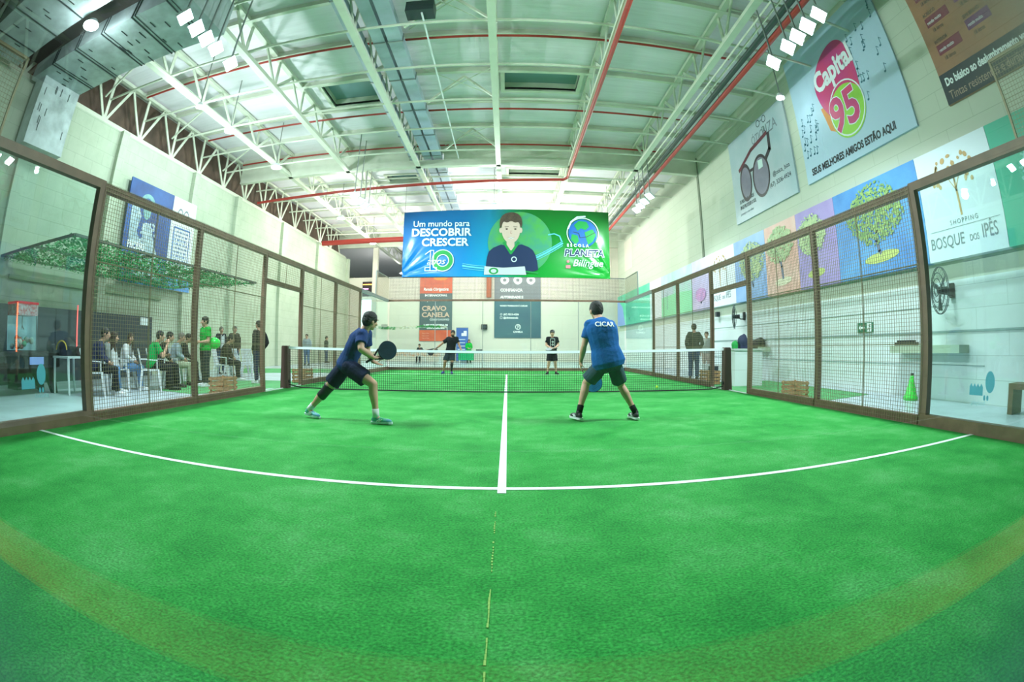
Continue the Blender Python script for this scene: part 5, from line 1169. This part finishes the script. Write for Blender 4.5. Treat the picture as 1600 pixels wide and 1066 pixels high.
# --- the two near players
P1 = dict(head=(-1.670, 5.760, 1.262), neck=(-1.742, 5.760, 1.150), chest=(-1.845, 5.755, .985), pelvis=(-1.990, 5.775, .715), shR=(-1.735, 5.600, 1.085), elR=(-1.705, 5.49, .915), wrR=(-1.575, 5.60, .812), shL=(-1.760, 5.930, 1.105), elL=(-1.760, 5.95, .885), wrL=(-1.640, 5.80, .760),
  hipR=(-1.925, 5.685, .690), knR=(-1.590, 5.630, .490), anR=(-1.560, 5.630, .085), hipL=(-2.05, 5.860, .680), knL=(-2.315, 5.870, .370), anL=(-2.585, 5.890, .105))
navy = cloth('navy_shirt', (30, 58, 112)); navy2 = cloth('navy_shorts', (24, 34, 62))
p1 = person('man in navy shirt and shorts with a knee brace, lunging right before the net', P1, (.62, .78, -.12), navy, 'short', navy2, 'shorts', (mat('shoe_blue', C(96, 150, 200), .55, noise=.5, nscale=18, col2=C(70, 190, 110)), mat('sole_pale', C(200, 226, 226), .5), M['white']),
  socks=(mat('sock_white', C(222, 222, 226), .9), .26), s=.90, vox=.0075, tb=1.06, lb=1.17, hs=1.10, sl=.68, brace='L', toes=dict(R=(1, -.12, 0), L=(.9, -.35, -.12)), hands=dict(R=dict(d=(.8, .5, .12), p=(-.1, .5, -.8), curl=1.6, side=1), L=dict(d=(.9, -.2, -.35), p=(.2, -.2, .9), curl=.15, side=-1)))
racket('dark blue teardrop racket held by the man in navy on the left', (-1.42, 5.67, .900), (.75, .35, .45), (.35, -.93, .12), (44, 66, 88), (24, 28, 36), s=.9)
P2 = dict(head=(1.200, 6.190, 1.430), neck=(1.225, 6.110, 1.318), chest=(1.250, 6.055, 1.140), pelvis=(1.325, 6.010, .765), shL=(1.085, 6.090, 1.240), elL=(1.015, 6.060, .965), wrL=(.985, 6.140, .765), shR=(1.370, 6.100, 1.240), elR=(1.47, 6.270, 1.02), wrR=(1.31, 6.40, .80),
  hipL=(1.240, 6.035, .720), knL=(1.060, 6.165, .478), anL=(.957, 6.050, .105), hipR=(1.410, 6.035, .720), knR=(1.530, 6.160, .450), anR=(1.712, 6.040, .095))
p2 = person('man seen from behind in royal blue shirt and grey green shorts, legs wide', P2, (-.12, .98, -.12), cloth('royal_shirt', (28, 96, 168)), 'short', cloth('teal_shorts', (62, 86, 96)), 'shorts', (SHOE_K[0], M['white'], M['white']),
  socks=(cloth('black_sock', (28, 30, 34)), .26), s=.95, vox=.008, tb=1.30, lb=1.07, hs=1.10, toes=dict(L=(-.32, .92, 0), R=(-.12, 1, 0)), hands=dict(L=dict(d=(.05, .15, -.97), p=(1, 0, 0), curl=.6, side=1), R=dict(d=(-.6, .3, -.6), p=(-.4, -.4, .1), curl=1.5, side=-1)))
tx = text('CICAR', .085, M['ink_w'], p2, 0, 0, 0, name='shirt_lettering', bold=.002, align='CENTER')
tx.matrix_local = Matrix.Identity(4)
from mathutils.bvhtree import BVHTree
_sh = [c for c in p2.children if c.name.startswith('shirt')][0]
_bv = BVHTree.FromPolygons([v.co for v in _sh.data.vertices], [tuple(p.vertices) for p in _sh.data.polygons])
for v in tx.data.vertices:
    w_ = Vector((1.262+v.co.x, 0, 1.215+v.co.y))-p2.location; hit = _bv.ray_cast(Vector((w_.x, -1.5, w_.z)), Vector((0, 1, 0)))
    v.co = (hit[0] if hit[0] else w_)+Vector((0, -.005-v.co.z, 0))
racket('bright blue racket hanging between the knees of the man in royal blue', (1.205, 6.42, .470), (-.42, .05, -.90), (-.2, -.95, .1), (40, 130, 196), (26, 34, 44))
# --- the two far players
F1 = dict(head=(-1.925, 17.20, 1.455), neck=(-1.950, 17.23, 1.330), chest=(-1.975, 17.25, 1.16), pelvis=(-2.020, 17.25, .78), shR=(-2.110, 17.25, 1.275), elR=(-2.350, 17.20, 1.060), wrR=(-2.53, 17.10, .905), shL=(-1.785, 17.25, 1.275), elL=(-1.700, 17.2, 1.050), wrL=(-1.610, 17.05, .88),
  hipR=(-2.100, 17.25, .73), knR=(-2.200, 17.15, .42), anR=(-2.275, 17.30, .085), hipL=(-1.945, 17.25, .73), knL=(-1.950, 17.15, .42), anL=(-1.975, 17.25, .085))
bt = cloth('black_tee', (26, 28, 34)); ds = cloth('charcoal_shorts', (44, 58, 66)); sb = (mat('shoe_royal', C(50, 62, 150), .6), mat('sole_navy', C(40, 50, 110), .5))
person('bearded man in black shirt facing the camera beyond the net, arms spread, left of centre', F1, (.15, -1, -.05), bt, 'short', ds, 'shorts', sb, s=.94, vox=.011, tb=1.12, lb=1.1, hs=1.08, beard=True, skin='skin2', compression='L', toes=dict(L=(.2, -1, 0), R=(-.2, -1, 0)))
racket('dark racket held out low by the bearded man beyond the net', (-2.70, 17.02, .78), (-.75, -.3, -.6), (.1, -1, .1), (40, 40, 46), (20, 20, 24), s=.95)
F2 = dict(head=(1.640, 17.22, 1.480), neck=(1.645, 17.27, 1.350), chest=(1.645, 17.30, 1.18), pelvis=(1.638, 17.30, .78), shR=(1.480, 17.30, 1.290), elR=(1.425, 17.28, 1.055), wrR=(1.560, 17.07, .955), shL=(1.810, 17.30, 1.290), elL=(1.865, 17.28, 1.055), wrL=(1.720, 17.07, .955),
  hipR=(1.560, 17.30, .73), knR=(1.520, 17.25, .42), anR=(1.480, 17.30, .085), hipL=(1.716, 17.30, .73), knL=(1.755, 17.25, .42), anL=(1.785, 17.30, .085))
p4 = person('man in black cap and black printed shirt standing straight beyond the net, right of centre', F2, (0, -1, -.04), bt, 'short', cloth('black_shorts', (24, 26, 32)), 'shorts', (SHOE_K[0], SHOE_K[1]), s=.95, vox=.011, tb=1.08, lb=1.06, hs=1.05, cap=M['black'], toes=dict(L=(.3, -1, 0), R=(-.3, -1, 0)))
q = flat('shirt_print', stroke([(-.075, -.16), (.075, -.16), (.075, .16), (-.075, .16), (-.075, -.16)], .014)+ringpts(0, .05, .018, .036, 12)+ringpts(0, -.05, .018, .036, 12), 0, M['ink_w'], p4); q.rotation_euler = (pi/2, 0, 0); q.location = Vector((1.645, 17.145, 1.12))-p4.location
racket('pale grey racket held in front of the man in the black cap', (1.50, 16.98, .90), (-1, 0, -.12), (0, -.4, .9), (176, 180, 184), (40, 42, 46), s=.9)

# --- spectators
def stand(x, y, f, h=1.62, lean=0.0, arms='down', z0=FZ):
    f = Vector((f[0], f[1], 0)).normalized(); r = f.cross(Vector((0, 0, 1))); k = h/1.75; o = Vector((x, y, z0)); Z = Vector((0, 0, 1))
    P = lambda a, b_, c: o+f*a*k+r*b_*k+Z*c*k
    J = dict(head=P(.03, 0, 1.625), neck=P(0, 0, 1.47), chest=P(.0, 0, 1.29), pelvis=P(0, 0, .95))
    for q, s_ in (('R', 1), ('L', -1)):
        J['sh'+q] = P(0, .185*s_, 1.42); J['hip'+q] = P(0, .09*s_, .90); J['kn'+q] = P(.02, .10*s_, .50); J['an'+q] = P(-.01, .11*s_, .09)
        if arms == 'down': J['el'+q] = P(-.03, .235*s_, 1.13); J['wr'+q] = P(.04, .245*s_, .89)
        elif arms == 'pocket': J['el'+q] = P(-.08, .26*s_, 1.13); J['wr'+q] = P(.05, .20*s_, .93)
        elif arms == 'front': J['el'+q] = P(.02, .22*s_, 1.13); J['wr'+q] = P(.24, .10*s_, 1.10)
    return J
def sit(x, y, f, h=1.62, lean=.08, arms='lap', spread=.12, knee=None):
    f = Vector((f[0], f[1], 0)).normalized(); r = f.cross(Vector((0, 0, 1))); k = h/1.75; o = Vector((x, y, FZ)); Z = Vector((0, 0, 1))
    P = lambda a, b_, c: o+f*a*k+r*b_*k+Z*c*k
    J = dict(head=P(.02+lean*1.9, 0, 1.235), neck=P(-.04+lean*1.4, 0, 1.085), chest=P(-.08+lean*.8, 0, .90), pelvis=P(-.06, 0, .575))
    for q, s_ in (('R', 1), ('L', -1)):
        J['sh'+q] = P(-.04+lean*1.2, .18*s_, 1.03); J['hip'+q] = P(-.02, .09*s_, .545); J['kn'+q] = P(.40, spread*s_, .53); J['an'+q] = P(.40+.05*s_, (spread-.01)*s_, .095)
        if arms == 'lap': J['el'+q] = P(.02+lean, .22*s_, .80); J['wr'+q] = P(.24, .09*s_, .68)
        elif arms == 'chin': J['el'+q] = P(.15+lean, .19*s_, .77); J['wr'+q] = P(.24+lean*1.4, .06*s_, 1.05 if q == 'R' else .80)
    return J
jean = cloth('jeans', (96, 136, 180)); djean = cloth('dark_jeans', (62, 84, 120)); blk = cloth('black_trousers', (32, 34, 42)); beige = cloth('beige_trousers', (176, 184, 158)); charc = cloth('charcoal', (52, 60, 62))
green = cloth('green_polo', (10, 168, 84)); green2 = cloth('green_tee', (14, 176, 66)); white = cloth('white_top', (214, 216, 220)); grey = cloth('grey_top', (142, 148, 150)); nav = cloth('navy_sweater', (44, 50, 84)); dk = cloth('dark_jacket', (42, 40, 42)); brn = cloth('brown_jacket', (58, 52, 44)); lg = cloth('light_grey_shirt', (160, 176, 188))
fA = (.72, .70)
def seated(label, x, y, f, look, top, sleeve, bottom, chlab, **kw):
    a = kw.pop('arms', 'lap'); ln = kw.pop('lean', .08); hh = kw.pop('h', 1.62); sh_ = kw.pop('shoes', SHOE_W)
    toes_ = dict(L=(f[0], f[1], 0), R=(f[0], f[1], 0))
    person(label, sit(x, y, f, hh, ln, a), look, top, sleeve, bottom, 'pants', sh_, s=hh/1.75, vox=.0115, tb=1.1, lb=1.08, hs=1.06, toes=toes_, **kw)
    fv = Vector((f[0], f[1], 0)).normalized(); chair(x-fv.x*.10, y-fv.y*.10, f, chlab)
seated('man in navy sweater and black trousers seated first on the left', -7.50, 6.25, fA, (.75, .66, -.05), nav, 'long', blk, 'white plastic chair under the man in the navy sweater')
seated('woman in grey top and jeans leaning forward behind the man in navy', -7.95, 6.75, fA, (.75, .66, -.1), grey, 'long', jean, 'white plastic chair under the woman in grey', lean=.16, hair='long', hairm='hairb', fem=True, h=1.55)
seated('long haired girl in white top and jeans facing the court, seated', -8.05, 7.65, (.75, .35), (.75, -.35, -.1), white, 'long', jean, 'white plastic chair under the long haired girl', hair='long', hairm='hairb', fem=True, h=1.55, lean=.05)
seated('man in green polo with hand at his mouth, seated', -7.45, 8.0, fA, (.72, .70, 0), green, 'short', blk, 'white plastic chair under the man in the green polo', arms='chin', shoes=SHOE_K)
seated('man in dark jacket seated right behind the man in green polo', -7.75, 8.6, fA, (.8, .5, -.1), dk, 'long', blk, 'white plastic chair under the man in the dark jacket', arms='lap', shoes=SHOE_K, lean=.12)
seated('person in pale grey shirt and beige trousers seated beyond the dark jacket', -7.85, 9.3, (.8, .5), (.8, .3, -.1), lg, 'long', beige, 'white plastic chair under the person in beige trousers', shoes=SHOE_K, hairm='hairg')
seated('person in dark top seated half hidden behind the second mesh post', -8.25, 10.1, (.8, .5), (.8, .3, -.1), dk, 'long', blk, 'white plastic chair half hidden behind the second mesh post', shoes=SHOE_K)
seated('person in dark brown trousers seated behind the standing man in green', -7.75, 11.55, (.9, .3), (.8, .3, -.2), brn, 'long', blk, 'white plastic chair behind the standing man in green', shoes=SHOE_W)
J = stand(-7.05, 9.55, (-.45, -.9), 1.64, arms='front')
person('man in bright green tee and dark trousers standing with a green balloon', J, (-.6, -.8, -.1), green2, 'short', charc, 'pants', SHOE_W, s=.94, vox=.011, tb=1.2, lb=1.12, hs=1.05, toes=dict(L=(-.4, -.9, 0), R=(-.4, -.9, 0)), hands=dict(L=dict(d=(-.5, -.5, .1)), R=dict(d=(.1, -.8, 0))))
t = thing('balloon', 'bright green balloon held at the waist of the standing man in green', 'balloon', (-6.86, 9.68, 1.0)); MB().ell((0, 0, .0), (.17, 0, 0), (0, .15, 0), (0, 0, .14), 20, 14).build('balloon_skin', mat('balloon_green', C(20, 220, 80), .25), t, smooth=True); MB().cyl((-.17, 0, 0), (-.20, 0, -.01), .008, .018, 8).build('knot', mat('balloon_green'), t)
def standing(label, x, y, f, top, bottom, h=1.62, arms='down', **kw):
    person(label, stand(x, y, f, h, arms=arms), kw.pop('look', (f[0], f[1], -.02)), top, 'long', bottom, 'pants', kw.pop('shoes', SHOE_K), s=h/1.75, vox=kw.pop('vox', .0125), tb=1.14, lb=1.1, hs=1.04, toes=dict(L=(f[0], f[1], 0), R=(f[0], f[1], 0)), **kw)
standing('man in dark blazer over a white shirt and jeans standing by the left wall', -9.75, 14.2, (.8, -.5), cloth('blazer', (44, 48, 62)), djean, hairm='hairg')
JB = bpy.data.objects['person' if False else [o.name for o in bpy.data.objects if o.get('label', '').startswith('man in dark blazer')][0]]
q = flat('white_shirt_front', [[(-.08, -.25), (.08, -.25), (.07, .22), (0, .16), (-.07, .22)]], 0, M['ink_w'], JB); q.rotation_euler = (pi/2, 0, math.atan2(.8, .5)); q.location = Vector((.8, -.5, 0)).normalized()*.142+Vector((0, 0, 1.12))
standing('man in dark olive jacket and jeans standing by the left wall, right of the blazer', -9.0, 13.95, (.8, -.5), brn, djean, arms='pocket', hairm='hairg')
standing('person all in dark clothes standing behind the third mesh post, in profile', -6.35, 11.1, (-.9, .3), cloth('black_hoodie', (34, 32, 38)), cloth('navy_trousers', (36, 44, 78)), arms='pocket', shoes=SHOE_W)
standing('person in pale blue shirt walking far away on the left', -10.3, 23.2, (.2, -1), lg, cloth('blue_trousers', (90, 120, 160)), vox=.015)
standing('person in dark striped top far away on the left, seen in profile', -11.0, 27.8, (1, .1), charc, djean, vox=.015)
standing('man in dark green jacket and jeans seen from behind on the right side', 5.78, 14.0, (.25, .95), cloth('olive_jacket', (62, 70, 66)), djean, h=1.72, arms='pocket')
standing('woman in pale grey clothes behind the right gate post', 7.05, 15.9, (-.5, -.7), cloth('pale_grey', (170, 174, 170)), cloth('pale_pink', (196, 176, 166)), hairm='hairb', fem=True, h=1.55)
standing('long haired woman in green shirt behind the far table', -2.42, 30.6, (.2, -1), green2, blk, h=1.5, arms='front', hair='long', hairm='hairb', fem=True, vox=.015)
person('person in grey top sitting at the far table on the left', sit(-5.6, 30.8, (-.2, -1), 1.55, .1), (-.4, -1, -.1), charc, 'long', blk, 'pants', SHOE_K, s=.88, vox=.015, toes=dict(L=(0, -1, 0), R=(0, -1, 0))); chair(-5.6, 30.9, (-.2, -1), 'white plastic chair under the person at the far table')
